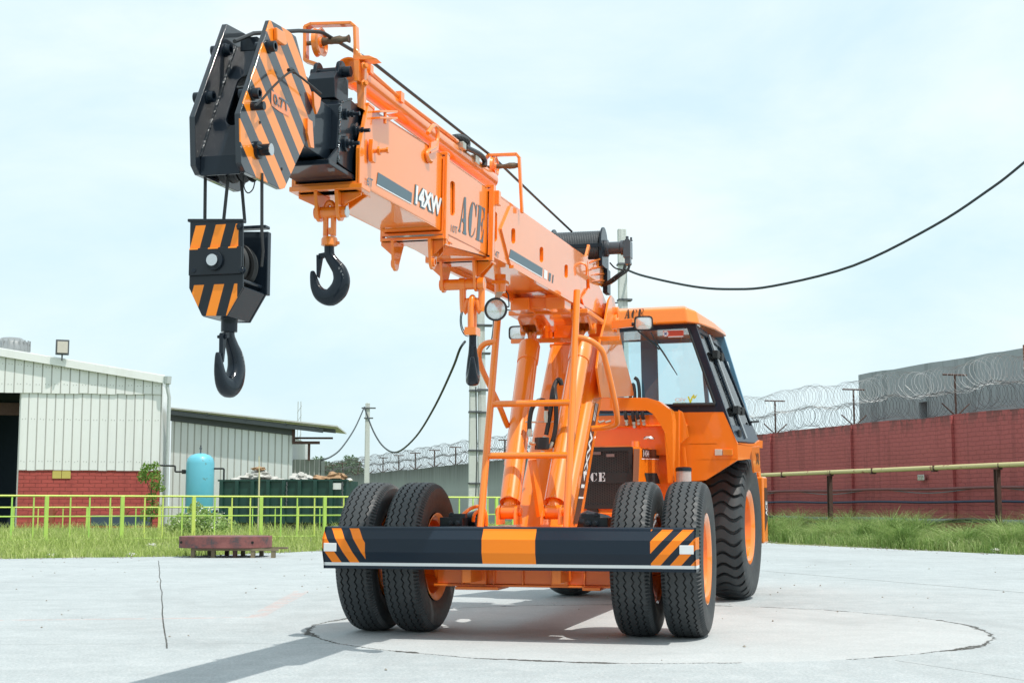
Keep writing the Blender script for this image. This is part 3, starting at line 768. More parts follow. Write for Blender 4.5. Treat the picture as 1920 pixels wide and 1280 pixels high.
# clutter inside and before the warehouse
b = MB(); b.span((-5.8, 55.6, .05), (-3.6, 56.1, .45)); 
o = b.build('steel_crate', plain('blue_steel', (.05, .08, .12), .6), None, smooth=0, bevel=.02); o.location = (-10.6, .2, 0); tag(o, 'low dark blue steel skid lying before the brick base', 'skid')
for k, x in enumerate((-17.2, -15.95)):
    b = MB(); b.box((0, 0, .35), (.12, .3, .7)); b.box((0, 0, .06), (.5, .4, .1)); b.tube([(-.2, 0, .1), (.2, 0, .65)], .03, 6); o = b.build('rack_stand', plain('red_rack_paint', (.3, .09, .05), .7), None, smooth=0); o.location = (x - .9 + k * 1.6, 56.4, 0)
    tag(o, ['rusty red stand beside the warehouse doorway', 'rusty red stand at the right end of the blue skid'][k], 'stand')

# ------------------------------------------------------------------ lean-to shed
lt = empty('lean_to_shed', (-14.25, 59.5, 0), R(3), 'grey sheet lean-to with a sloping overhanging roof', 'building')
def zl(x): return 4.40 - .118 * x
b = MB(); L = 5.05
b.prism([(0, 0, -.1), (L, 0, -.1), (L, 0, zl(L)), (0, 0, zl(0))], (0, .06, 0))
x = .1
while x < L:
    b.add([(x, 0, 0), (x + .03, -.018, 0), (x + .06, 0, 0), (x, 0, zl(x)), (x + .03, -.018, zl(x)), (x + .06, 0, zl(x))], [(0, 1, 4, 3), (1, 2, 5, 4)], 1); x += .28
b.span((L - .06, .06, 0), (L, 8, zl(L) - .1)); b.build('sheet_wall', [sheet_g, seam], lt, smooth=0)
b = MB(); W2 = 6.95
b.prism([(-.1, -.55, 4.90), (W2, -.55, 4.90 - .118 * W2 + .06), (W2, -.55, 4.84 - .118 * W2 + .06), (-.1, -.55, 4.84)], (0, 6, 0)); b.build('roof', roof_m, lt, smooth=0)
b = MB()
for q in (-.45, -.15):
    b.prism([(-.1, q, 4.77), (W2 - (.6 if q < -.4 else .1), q, 4.83 - .118 * W2), (W2 - (.6 if q < -.4 else .1), q, 4.66 - .118 * W2), (-.1, q, 4.6)], (0, .08, 0))
b.prism([(-.05, -.06, zl(-.05) - .06), (L, -.06, zl(L) - .06), (L, -.06, zl(L) + .40), (-.05, -.06, zl(-.05) + .40)], (0, .05, 0))
for xx in (1.5, 3.1, 4.75, 6.1): b.prism([(xx, -.5, zl(xx) + .40), (xx + .08, -.5, zl(xx) + .40), (xx + .08, 0, zl(xx) + .30), (xx, 0, zl(xx) + .30)], (0, 0, -.08))
b.build('rafters', shade, lt, smooth=0)
b = MB(); b.box((L + .05, -.1, zl(L) - .0), (.12, .12, .75)); b.span((L, -.2, 3.38), (L + 1.15, -.1, 3.5)); b.box((5.75, -.1, 3.1), (.10, .10, .8)); b.span((L, .4, 3.62), (6.7, .5, 3.7)); b.build('steel_frame', rusty, lt, smooth=0)
b = MB(); b.span((L + .02, .1, 0), (L + 1.2, .16, 2.75))
x = L + .12
while x < L + 1.15:
    b.box((x, .08, 1.37), (.04, .05, 2.75), 1); x += .2
b.span((L + 1.14, .1, 0), (L + 1.2, 2, 2.75)); b.build('side_cubicle', [plain('olive_sheet', (.25, .27, .24), .6), seam], lt, smooth=0)

# blue air tank
X = (377.5 - 960) / FPX * 54
tk = empty('air_tank', (X, 54, 0), 0, 'upright sky blue pressure tank against the grey shed', 'tank')
b = MB(); b.lathe([(0, .12), (.3, .16), (.46, .28), (.525, .45), (.525, 2.42), (.48, 2.6), (.36, 2.72), (.15, 2.79), (0, 2.8)], (0, 0, 0), (0, 0, 1), 36); b.build('vessel', tank_m, tk, smooth=50)
for a in (.5, 2.6, 4.7):
    b = MB(); b.box((.42 * math.cos(a), .42 * math.sin(a), .2), (.08, .08, .44)); b.build('leg', tank_m, tk, smooth=0)
b = MB(); b.tube([(0, 0, 2.78), (0, 0, 3.1)], .03, 8); b.box((0, 0, 2.98), (.09, .05, .05)); b.build('valve', shade, tk)
b = MB(); b.tube(fillet([(-.5, 0, 2.10), (-.95, 0, 2.10), (-.95, 0, 2.32), (-2.1, .2, 2.36)], .05), .035, 8); b.box((-.62, 0, 2.1), (.12, .16, .16)); b.build('inlet_pipe', blackm, tk)
b = MB(); b.tube(fillet([(.5, 0, 2.22), (.9, 0, 2.22), (.9, 0, .3)], .06), .035, 8); b.box((.62, .0, .55), (.16, .12, .24)); b.build('outlet_pipe', blackm, tk)

# green skip with rubbish
A = V((-10.3, 50.3, 0)); B_ = V((-5.75, 49.6, 0)); d = B_ - A; Ls = d.length
sk = empty('skip_container', A, math.atan2(d.y, d.x), 'long dark green open steel skip heaped with rubbish', 'skip')
b = MB(); hk = 1.68
b.span((0, 0, .25), (Ls, .06, hk)); b.span((0, 1.5, .25), (Ls, 1.56, hk)); b.span((0, .06, .25), (.06, 1.5, hk)); b.span((Ls - .06, .06, .25), (Ls, 1.5, hk)); b.span((0.06, .06, .22), (Ls - .06, 1.5, .3)); b.build('tub', cont_m, sk, smooth=0)
x = .1
while x < Ls:
    b = MB(); b.box((x, -.05, .95), (.13, .10, 1.5)); b.build('rib', cont_m, sk, smooth=0, bevel=.01); x += Ls / 8.1
b = MB(); b.span((-.04, -.06, hk), (Ls + .04, .08, hk + .06)); b.span((-.06, .08, hk), (.08, 1.56, hk + .06)); b.build('top_rim', cont_m, sk, smooth=0)
for yy in (.4, .8, 1.2):
    b = MB(); b.box((-.05, yy, .95), (.09, .07, 1.5)); b.build('rib', cont_m, sk, smooth=0)
b = MB(); b.span((.2, .3, 0), (Ls - .2, .42, .22)); b.span((.2, 1.3, 0), (Ls - .2, 1.42, .22)); b.build('skid', shade, sk, smooth=0)
for xx in (2.5, Ls - .1):
    b = MB()
    for k in range(9): b.tube([(xx + (k % 2) * .03, -.13, 1.6 - k * .09 + .05), (xx - (k % 2) * .02, -.13, 1.6 - k * .09 - .05)], .025, 5)
    b.build('chain', shade, sk)
def lump(r, sc, seed, rough=.25):
    bm = bmesh.new(); bmesh.ops.create_icosphere(bm, subdivisions=3, radius=r); rd = random.Random(seed); ph = [rd.uniform(0, 6) for _ in range(6)]
    for v_ in bm.verts:
        n = v_.co.normalized(); k = 1 + rough * (math.sin(n.x * 4 + ph[0]) * math.sin(n.y * 5 + ph[1]) + .6 * math.sin(n.z * 7 + ph[2] + n.x * 6) + .35 * math.sin(n.x * 14 + ph[3]) * math.sin(n.z * 13 + ph[4]))
        v_.co = V((v_.co.x * sc[0] * k, v_.co.y * sc[1] * k, v_.co.z * sc[2] * k))
    b = MB(); b.v = [tuple(v_.co) for v_ in bm.verts]; b.f = [tuple(q.index for q in f.verts) for f in bm.faces]; b.mi = [0] * len(b.f); bm.free(); return b
bags = [(1.35, 1.0, 1.72, .45, (1.3, 1, .55), sack_m, 'pale rubble sack at the left end of the skip'), (2.1, .9, 1.78, .5, (1.3, 1, .6), sack_m, 'large pale rubble sack left of the thin yellow pole'),
        (2.9, .8, 1.85, .5, (1.2, 1, .7), sack_m, 'tallest pale rubble sack of the heap'), (2.75, .7, 2.15, .22, (1.4, 1, .5), card_m, 'brown scrap lying on the tallest sack'),
        (3.8, .9, 1.72, .45, (1.2, 1, .5), sack_m, 'pale rubble sack right of the tallest one'), (5.9, 1.0, 1.8, .42, (1.2, 1, .75), sack_m, 'pale crumpled sack midway along the skip'),
        (6.7, .9, 1.76, .38, (1.2, 1, .6), sack_m, 'white torn sack beside the brown cartons'), (7.5, .9, 1.76, .34, (1.3, 1, .7), card_m, 'smaller brown carton heap in the skip'),
        (8.8, .9, 1.8, .45, (1.2, 1, .75), card_m, 'larger brown carton heap near the right end of the skip'), (10.0, .6, 1.74, .14, (1, 1, .6), flower_m, 'small white bag at the right end of the skip')]
for k, (x, y, z, r, sc, mt, lab) in enumerate(bags):
    x *= Ls / 10; r *= .85; z += .03; y *= .7
    o = lump(r, sc, k).build('rubbish_sack' if mt is not card_m else 'carton_heap', mt, None, smooth=25); o.location = A + Matrix.Rotation(math.atan2(d.y, d.x), 3, 'Z') @ V((x, y, z)); o.rotation_euler.z = k; o.scale = (.9, .9, .72); o.location.z -= .05; tag(o, lab, 'rubbish', 'rubbish heaped in the green skip')
b = MB(); b.box((0, 0, 0), (.30, .02, .22)); o = b.build('paper_notice', white, None, smooth=0); o.location = A + Matrix.Rotation(math.atan2(d.y, d.x), 3, 'Z') @ V((Ls * .93, -.04, 1.5)); o.rotation_euler.z = math.atan2(d.y, d.x); tag(o, 'white paper stuck to the side of the green skip', 'paper')
b = MB(); b.tube([(0, 0, 0), (0, 0, 1.85)], .028, 6); b.tube([(0, 0, 1.85), (-.02, 0, 2.35)], .015, 5); o = b.build('marker_pole', plain('cream_pole', (.6, .55, .35), .6), None); o.location = WZ(488, 1003, 0); o.location = ((488 - 960) / FPX * 44, 44, 0); tag(o, 'thin cream coloured pole standing before the skip', 'pole')

# rusty turntable disc on a steel stand
st = empty('turntable_slab', (-4.80, 24.1, 0), R(-4), 'worn dark red steel slab resting on a low stand', 'steel slab')
b = MB(); pts = []
for i in range(28):
    a = 2 * math.pi * i / 28; pts.append((.75 * math.copysign(abs(math.cos(a)) ** .55, math.cos(a)), .62 * math.copysign(abs(math.sin(a)) ** .8, math.sin(a)), .155))
b.prism(pts, (0, 0, .19)); b.build('slab', rust_red, st, smooth=30, bevel=.008)
for xx in (-.62, .58):
    b = MB(); b.lathe([(0, 0), (.022, 0), (.022, .02), (0, .02)], (xx, -.47 if xx < 0 else -.5, .25), (0, -1, 0), 10); b.build('bolt_hole', dark, st)
sd_ = empty('steel_stand', (-4.80, 24.1, 0), R(-4), 'low rusty stand with many short legs under the red slab', 'stand')
b = MB(); b.span((-.45, -.5, .115), (1.0, -.42, .15)); b.span((-.45, .4, .115), (.95, .48, .15)); b.span((-.45, -.4, .12), (-.38, .4, .15)); b.span((.5, -.4, .12), (.57, .4, .15)); b.build('top_frame', timber, sd_, smooth=0)
for x, y in ((-.42, -.46), (-.08, -.46), (.28, -.46), (.58, -.46), (.92, -.46), (-.1, .44), (.18, .44), (.5, .44), (-.4, .44)):
    b = MB(); b.box((x, y, .055), (.065, .065, .12)); b.build('leg', timber if random.random() < .6 else rusty, sd_, smooth=0)

# bush, flowers, far trees
def leaves(name, centres, n, size, mat, parent=None, flat=.0):
    P = []; 
    cc = np.array([c[:3] for c in centres]); rr_ = np.array([c[3] for c in centres]); wgt = rr_ ** 2 / np.sum(rr_ ** 2)
    i = rng.choice(len(cc), n, p=wgt); d = rng.normal(0, 1, (n, 3)); d /= np.linalg.norm(d, axis=1)[:, None]; q = rng.uniform(.35, 1.08, n) ** .6
    c = cc[i] + d * (rr_[i] * q)[:, None]
    a = rng.normal(0, 1, (n, 3)); a /= np.linalg.norm(a, axis=1)[:, None]; bb = np.cross(a, rng.normal(0, 1, (n, 3))); bb /= np.linalg.norm(bb, axis=1)[:, None]
    s = size * rng.uniform(.6, 1.4, n)[:, None]
    vs = np.stack([c - a * s, c + bb * s * .45, c + a * s, c - bb * s * .45], 1).reshape(-1, 3)
    me = bpy.data.meshes.new(name); me.vertices.add(4 * n); me.vertices.foreach_set('co', vs.ravel()); me.loops.add(4 * n); me.loops.foreach_set('vertex_index', np.arange(4 * n, dtype=np.int32))
    me.polygons.add(n); me.polygons.foreach_set('loop_start', (np.arange(n) * 4).astype(np.int32)); me.polygons.foreach_set('loop_total', np.full(n, 4, np.int32)); me.update(calc_edges=True); me.materials.append(mat)
    o = bpy.data.objects.new(name, me); COL.objects.link(o); o.parent = parent; return o
bx = (288 - 960) / FPX * 54
bu = empty('climbing_bush', (bx, 54, 0), 0, 'leafy green bush growing at the corner of the brick base', 'bush')
leaves('foliage', [(-.1, 0, 2.1, .32), (.15, 0, 1.85, .3), (-.35, 0, 1.9, .22), (-.3, .1, 2.3, .15), (.1, 0, 2.35, .15), (.1, 0, 1.5, .2), (.0, 0, 1.1, .22), (.15, 0, .7, .3), (-.15, 0, .5, .3), (.35, 0, 1.5, .18)], 1000, .065, bush_m, bu)
b = MB(); b.tube([(0, 0, 0), (.06, 0, .8), (-.02, 0, 1.5), (.05, 0, 2.2)], [.04, .03, .02, .01], 6); b.tube([(.0, 0, 1.2), (-.3, 0, 2.0)], .012, 5); b.build('stem', trunk_m, bu)
fx = [(u_, v_) for u_, v_ in [(345, 968), (360, 975), (372, 962), (380, 975), (395, 958), (352, 985), (405, 972), (415, 966), (422, 980), (368, 948), (378, 955), (338, 980), (330, 976), (362, 990), (385, 985), (400, 985)]]
cs_ = []
for u_, v_ in fx:
    c = WY(u_, v_, 41 + random.uniform(-1, 1)); cs_.append((c.x, c.y, c.z, .14))
o = leaves('wild_flowers', cs_, 420, .035, flower_m); tag(o, 'scattered small white wild flowers in the grass before the tank', kind='stuff')
o = leaves('weeds', [(c[0] + random.uniform(-.2, .2), c[1], max(.1, c[2] - .2), .3) for c in cs_], 3500, .06, weed_m); tag(o, 'leafy weeds under the white wild flowers', kind='stuff')
for k, (px, Y, hh, wd, lab) in enumerate([(618, 135, 5.2, 3.6, 'leftmost dark green tree beyond the far end of the grey wall'), (640, 140, 5.4, 3.4, 'taller dark green tree just left of the slim pole beyond the wall'), (660, 150, 4.8, 3.2, 'rightmost dark green tree beyond the far end of the grey wall')]):
    X = (px - 960) / FPX * Y; r = empty('tree', (X, Y, 0), 0, lab, 'tree', 'trees beyond the grey wall')
    b = MB(); b.tube([(0, 0, -.2), (.1, 0, hh * .5), (-.05, 0, hh * .8)], [.25, .18, .08], 8)
    for a in (.6, 2.5, 4.4): b.tube([(.05, 0, hh * .4), (wd * .35 * math.cos(a), wd * .35 * math.sin(a), hh * .7)], [.1, .04], 6)
    b.build('trunk', trunk_m, r)
    cl_ = [(random.uniform(-1, 1) * wd * .6, random.uniform(-1, 1) * wd * .5, hh * random.uniform(.35, .9), wd * random.uniform(.18, .32)) for _ in range(16)]
    leaves('crown', cl_, 5000, .17, leaf_m, r)
# a few stones and litter on the verge edge
for k, (u_, v_, rr_, lab) in enumerate([(96, 1043, .05, 'pale stone on the verge edge at far left'), (247, 1042, .06, 'pale flat stone on the verge edge left of the slab'), (1867, 1033, .06, 'grey stone on the kerbless edge at far right'), (284, 1024, .07, 'small rounded pale stone in the grass near the slab')]):
    c = WZ(u_, v_, 0); o = lump(rr_, (1.5, 1, .6), k + 30).build('stone', sack_m, None, smooth=30); o.location = c + V((0, 0, .02)); tag(o, lab, 'stone')
# lattice mast seen faintly behind the lean-to
b = MB()
for q in (-.18, .18): b.tube([(q, 0, 0), (q * .6, 0, 9)], .03, 4)
for i in range(12): b.tube([(-.17, 0, i * .72 + .2), (.17, 0, i * .72 + .75)], .018, 4)
o = b.build('lattice_mast', plain('pale_mast', (.5, .52, .52), .6), None); o.location = ((561 - 960) / FPX * 110, 110, -.2); tag(o, 'thin pale lattice mast far behind the lean-to roof', 'mast')

# pebbles and grit gathered along the ragged yard edge
n = 1500; ed = [EDGE[i] for i in rng.integers(0, len(EDGE), n)]; cx = np.array([e[0] for e in ed]) + rng.normal(0, .3, n); cy = np.array([e[1] for e in ed]) - np.abs(rng.normal(0, .30, n)) + .1
cx[:260] = rng.uniform(-9, 9, 260); cy[:260] = rng.uniform(7.5, 23, 260)
sz_ = rng.uniform(.006, .022, n); sz_[:260] *= .55; O8 = np.array([[1, 0, 0], [0, 1, 0], [-1, 0, 0], [0, -1, 0], [0, 0, .8], [0, 0, -.4]])
vs = (np.stack([cx, cy, sz_ * .3], 1)[:, None, :] + O8[None] * sz_[:, None, None] * rng.uniform(.6, 1.3, (n, 6, 1)))
b = MB(); b.v = [tuple(q) for q in vs.reshape(-1, 3)]; F8 = [(0, 1, 4), (1, 2, 4), (2, 3, 4), (3, 0, 4), (1, 0, 5), (2, 1, 5), (3, 2, 5), (0, 3, 5)]
b.f = [tuple(i * 6 + j for j in f) for i in range(n) for f in F8]; b.mi = [0] * len(b.f)
o = b.build('gravel', plain('grit', (.28, .26, .22), .9, vary=.5, scale=3), None, smooth=0, weld=False); tag(o, 'loose grit and pebbles scattered along the yard edge', kind='stuff')
# ================================================================== mobile crane (all meshes in the front chassis frame F)
crane = bpy.data.objects.new('mobile_crane', None); COL.objects.link(crane); crane.matrix_world = MF
tag(crane, 'large orange mobile pick and carry crane with hooks hanging from its boom', 'mobile crane')
def mir(p): return V((-p[0], p[1], p[2]))
def side(px, x): return [FX(u, v, x) for u, v in px]
def holder(name, parent, loc=(0, 0, 0)):
    o = bpy.data.objects.new(name, None); COL.objects.link(o); o.parent = parent; o.location = loc; o.empty_display_size = .1; return o

# ---------------- wheels
def front_tyre_mesh():
    Rr, W = .51, .135; N = 480; cols = []
    # (half-width position, radius, kind, groove id)   kind 0 plain, 1 groove edge (top), 2 groove floor
    gp = [-.072, -.026, .026, .072]; gw = .0055
    prof = []
    prof += [(-.105, .30, 0), (-.128, .345, 0), (-.137, .40, 0), (-.132, .445, 0), (-.127, .468, 0), (-.120, .482, 3), (-.112, .492, 3), (-.103, .4975, 4), (-.098, .4985, 0)]
    for i, g_ in enumerate(gp):
        prof += [(g_ - gw, .510 - .06 * g_ * g_ * 10, 1), (g_ - gw * .7, .494, 1), (g_ + gw * .7, .494, 1), (g_ + gw, .510 - .06 * g_ * g_ * 10, 1)]
    prof += [(.098, .4985, 0), (.103, .4975, 4), (.112, .492, 3), (.120, .482, 3), (.127, .468, 0), (.132, .445, 0), (.137, .40, 0), (.128, .345, 0), (.105, .30, 0)]
    vs = []; K = len(prof)
    for i in range(N):
        a = 2 * math.pi * i / N; t8 = (i % 8) / 8; tri = (abs(t8 - .5) * 4 - 1)
        notch = (i % 4) in (2, 3)
        for (x, r, k) in prof:
            if k == 1: x = x + tri * .0075
            if k == 3 and notch: r -= .012; x *= .965
            if k == 4 and notch: r -= .009
            vs.append((x, r * math.sin(a), r * math.cos(a)))
    fs = [(i * K + j, i * K + j + 1, ((i + 1) % N) * K + j + 1, ((i + 1) % N) * K + j) for i in range(N) for j in range(K - 1)]
    b = MB(); b.add(vs, fs); return b
def rear_tyre_mesh():
    Rr = .66; N = 4 * 37; xs = np.linspace(-.165, .165, 13); vs = []
    crown = lambda x: .66 - .035 * (abs(x) / .165) ** 3
    side_p = [(.172, .615), (.182, .56), (.184, .48), (.172, .40), (.155, .345), (.14, .33)]
    prof = [(-x, r, 0) for x, r in reversed(side_p)] + [(x, crown(x), 1) for x in xs] + [(x, r, 0) for x, r in side_p]
    K = len(prof)
    for i in range(N):
        q = i % 4
        for (x, r, k) in prof:
            sh = .050 * math.cos(x / .165 * math.pi * 1.5) + .10 * abs(x) * 1.2
            a = 2 * math.pi * (i + [0, 1.75, .95, .82][q]) / N
            if k == 1:
                a += sh * 1.0
                if q in (2, 3): r -= .036
            elif abs(x) < .19 and r > .58:
                a += .032 * 0 + .020
                if q in (2, 3): r -= .03
            elif r > .53:
                if q in (2, 3): r -= .008
            vs.append((x, r * math.sin(a), r * math.cos(a)))
    fs = [(i * K + j, i * K + j + 1, ((i + 1) % N) * K + j + 1, ((i + 1) % N) * K + j) for i in range(N) for j in range(K - 1)]
    b = MB(); b.add(vs, fs); return b
def rim_mesh(r, w, sgn, nuts=8, hub=.075):
    """sgn=+1: open dish towards +x"""
    b = MB(); s = sgn
    prof = [(r * .99, -w * .82), (r * 1.04, -w * .9), (r * 1.04, -w * .84), (r * .93, -w * .72), (r * .90, w * .3), (r * .93, w * .72), (r * 1.04, w * .86), (r * 1.05, w * .90), (r * .99, w * .88), (r * .88, w * .70), (r * .84, w * .2), (r * .80, -w * .15), (r * .62, -w * .28), (r * .48, -w * .22), (r * .46, -w * .1), (hub * 1.4, -w * .05), (hub, 0), (hub, w * .35), (hub * .8, w * .42), (0, w * .43)]
    b.lathe([(q, h) for q, h in prof], (0, 0, 0), (s, 0, 0), 48, cap=False)
    b.lathe([(r * .90, -w * .8), (r * .5, -w * .35), (0, -w * .35)], (0, 0, 0), (s, 0, 0), 32, cap=False)
    for i in range(nuts):
        a = 2 * math.pi * i / nuts; b.bolt((s * -w * .2, r * .54 * math.cos(a), r * .54 * math.sin(a)), (s, 0, 0), .014, .045)
    return b
tyF = front_tyre_mesh().build('tyre', rubber, None, smooth=28); 
rimO = rim_mesh(.286, .13, 1).build('rim', orange, None, smooth=40)
def wheel(name, parent, loc, ty, rm, rz=0, label=None, flip=False):
    h_ = holder(name, parent, loc); h_.rotation_euler = (0, 0, rz + (math.pi if flip else 0))
    for src in (ty, rm):
        c = src if src.parent is None and src.name in ('tyre', 'rim') and not src.get('used') else src.copy()
        if c is not src: COL.objects.link(c)
        else: src['used'] = 1
        c.parent = h_
    if label: h_['label'] = label
    return h_
for x, fl_, lab in ((-1.096, True, None), (-.767, False, None), (.767, True, None), (1.096, False, None)):
    h_ = wheel('front_wheel', crane, (x, 0, .51), tyF, rimO, 0, lab, fl_)
del tyF['used'], rimO['used']
tyR = rear_tyre_mesh().build('tyre', rubber, None, smooth=30); rimR = rim_mesh(.335, .17, 1, 12, .12).build('rim', orange, None, smooth=40)
for x, fl_ in ((-.80, True), (.785, False)):
    p = bf((x, 0, .66)); h_ = holder('rear_wheel', crane, p); h_.rotation_euler = (R(3), 0, -FI + R(4) + (math.pi if fl_ else 0))
    for src in (tyR, rimR):
        c = src if src.parent is None else src.copy()
        if c is not src: COL.objects.link(c)
        c.parent = h_

# ---------------- bumper
prof = [(-.52, .7235), (-.66, .7235), (-.672, .715), (-.675, .700), (-.715, .645), (-.715, .560), (-.690, .497), (-.686, .470), (-.686, .452), (-.60, .450)]
b = MB(); n = len(prof); W = 1.2203
for i in range(n - 1):
    (y0, z0), (y1, z1) = prof[i], prof[i + 1]
    b.quad((-W, y0, z0), (W, y0, z0), (W, y1, z1), (-W, y1, z1))
b.quad((-W, -.665, .70), (W, -.665, .70), (W, -.665, .47), (-W, -.665, .47))
for s in (-1, 1): b.prism([(s * W, y, z) for y, z in prof] + [(s * W, -.52, .46)], (-s * .012, 0, 0))
bp_ = b.build('bumper', bumper_m, crane, smooth=20)
for s in (-1, 1):
    b = MB(); b.box((s * 1.165, -.717, .590), (.088, .008, .055)); o = b.build('reflector', plain('frosted_reflector', (.72, .74, .74), .3, coat=.6), bp_, smooth=0, bevel=.003)
    b = MB(); b.box((s * .45, -.45, .6), (.12, .3, .16)); b.build('mounting_bracket', orange, bp_, smooth=0, bevel=.004)

# ---------------- front chassis
ch = MB(); ch.span((-.36, -.55, .60), (.36, 2.3, .715)); ch.span((-.33, -.5, .36), (-.27, 2.6, .62)); ch.span((.27, -.5, .36), (.33, 2.6, .62))
cho = ch.build('front_chassis', orange_b, crane, smooth=0, bevel=.006)
b = MB(); b.span((-.60, -.16, .335), (.60, .16, .475)); b.span((-.62, -.18, .318), (.62, .18, .333)); b.span((-.62, -.19, .46), (.62, .17, .472))
for x in (-.42, -.2, 0, .2, .42): b.span((x - .006, -.18, .333), (x + .006, -.158, .46))
for x in (-.30, .26):
    b.box((x, -.19, .40), (.11, .05, .13)); b.lathe([(.028, 0), (.028, .03), (.016, .06), (0, .065)], (x, -.215, .40), (0, -1, -.1), 14)
b.box((.48, -.1, .315), (.12, .3, .02)); b.box((-.3, -.1, .31), (.3, .3, .02))
b.build('axle_beam', orange_b, cho, smooth=30, bevel=.003)
for s in (-1, 1):
    b = MB(); b.lathe([(.19, .60), (.19, .62), (.14, .66), (.11, .82), (.11, 1.0)], (0, 0, .51), (s, 0, 0), 24); b.build('axle_hub', orange_b, cho)
    b = MB(); b.lathe([(.0, 0), (.07, .0), (.085, .05), (.085, .2), (.05, .24), (0, .24)], (s * .56, .12, .70), (-s, -.2, .25), 16)
    b.box((s * .50, -.1, .73), (.16, .16, .10)); b.box((s * .46, -.15, .79), (.12, .05, .03)); b.bolt((s * .5, -.19, .74), (0, -1, 0), .016, .02); b.bolt((s * .45, -.19, .74), (0, -1, 0), .016, .02); b.bolt((s * .5, -.16, .79), (0, 0, 1), .016, .02)
    b.build('brake_housing', black, cho, bevel=.006)
b = MB(); b.tube(arc([(-.47, -.1, .75), (-.45, -.05, .80), (-.40, 0, .845), (-.34, .02, .85), (-.31, .02, .80), (-.305, .02, .72)], 5), .013, 8); b.tube(arc([(-.38, -.05, .75), (-.37, -.05, .80), (-.345, 0, .825), (-.315, .02, .80)], 5), .012, 8); b.build('brake_hose', orange_b, cho)

# ---------------- tower
def lerp(a, b_, t): return V(a) * (1 - t) + V(b_) * t
tw = MB()
BL, BR = V((-.20, .335, .70)), V((.20, .335, .70)); TL, TR = V((-.22, 1.65, 2.144)), V((.22, 1.65, 2.144))
sec = []
for t in (0, 1):
    L_, R_ = lerp(BL, TL, t), lerp(BR, TR, t); dep = .50 if t == 0 else .34; rr = .05; q = []
    q.append(V((L_.x, L_.y + dep, L_.z)))
    for k in range(7):
        a = math.pi / 2 * k / 6; q.append(V((L_.x + rr - rr * math.cos(a), L_.y + rr * 1.5 - rr * 1.5 * math.sin(a), L_.z)))
    for k in range(7):
        a = math.pi / 2 * k / 6; q.append(V((R_.x - rr + rr * math.sin(a), R_.y + rr * 1.5 - rr * 1.5 * math.cos(a), R_.z)))
    q.append(V((R_.x, R_.y + dep, R_.z))); sec.append(q)
n = len(sec[0]); tw.add(sec[0] + sec[1], [(i, i + 1, n + i + 1, n + i) for i in range(n - 1)] + [(0, n, 2 * n - 1, n - 1)])
tower = tw.build('tower', orange, crane, smooth=40)
# side cheeks of the tower rising to the boom pivot
cheek = [(1147, 554), (1152, 560), (1157, 587), (1162, 622), (1172, 671), (1186, 724), (1189, 742), (1145, 745), (1128, 745), (1120, 690), (1126, 640), (1136, 600), (1142, 563)]
pc = side(cheek, .275)
for s in (1, -1):
    xk = .275 if s > 0 else .225; b = MB(); pts = [V((s * xk, p.y, p.z)) for p in (pc if s > 0 else [pc[i] for i in (0, 1, 2, 3, 10, 11, 12)])]; b.prism(pts, (-s * .018, 0, 0)); c0 = V((s * xk, 1.95, 2.35))
    b.lathe([(.075, 0), (.075, .02), (.045, .022), (.045, .035), (.0, .035)], c0, (s, 0, 0), 24)
    b.build('pivot_cheek', orange, tower, smooth=30, bevel=.003)
b = MB(); b.span((-.20, 1.75, 1.75), (.24, 2.2, 2.35)); b.span((-.215, 1.66, 2.13), (.25, 1.95, 2.16)); b.build('tower_back', orange_b, tower, smooth=0, bevel=.004)
b = MB(); b.cyl((-.30, 1.98, 2.44), (.30, 1.98, 2.44), .05, 20); b.build('pivot_pin', orange, tower)
# lower front orange panel between the legs and decal on the side
dp = side([(1103, 818), (1112, 818), (1093, 958), (1080, 982), (1076, 950)], .2235)
def tside(t, q):                      # t up, q back 0..1 -> point on right side face
    f = lerp(BR, TR, t); dep = .50 + (.34 - .50) * t; return V((f.x + .002, f.y + .075 + (dep - .075) * q, f.z))
b = MB(); b.quad(tside(.02, .25), tside(.02, .72), tside(.66, .72), tside(.66, .25), 0)
b.build('side_decal', plain('brown_black_decal', (.06, .025, .015), .4), tower, smooth=0)
b = MB(); vs, fs = text_mesh('14XW', .03); o_ = tside(.20, .62); place_flat(b, vs, fs, o_, tside(.50, .62) - o_, tside(.20, .30) - o_, (.003, 0, 0)); 
for q0, q1, t0, t1 in ((.25, .72, .145, .155), (.3, .36, .56, .66), (.45, .51, .56, .66)): b.add([p + V((.003, 0, 0)) for p in (tside(t0, q0), tside(t0, q1), tside(t1, q1), tside(t1, q0))], [(0, 1, 2, 3)])
b.build('side_lettering', white, tower, smooth=0)
# clevises at the foot of the tower
for s in (-1, 1):
    b = MB()
    for dx in (-.062, .062):
        pts = [(s * .155 + dx - .009, y, z) for y, z in [(-.02, .73), (-.02, .80), (.0, .845), (.04, .865), (.09, .865), (.13, .845), (.15, .8), (.17, .73)]]
        b.prism(pts, (.018, 0, 0)); b.lathe([(.03, 0), (.03, .02), (.0, .02)], (s * .155 + dx + math.copysign(.009, dx), .065, .815), (dx, 0, 0), 18)
    b.build('clevis', orange, tower, smooth=30, bevel=.002)

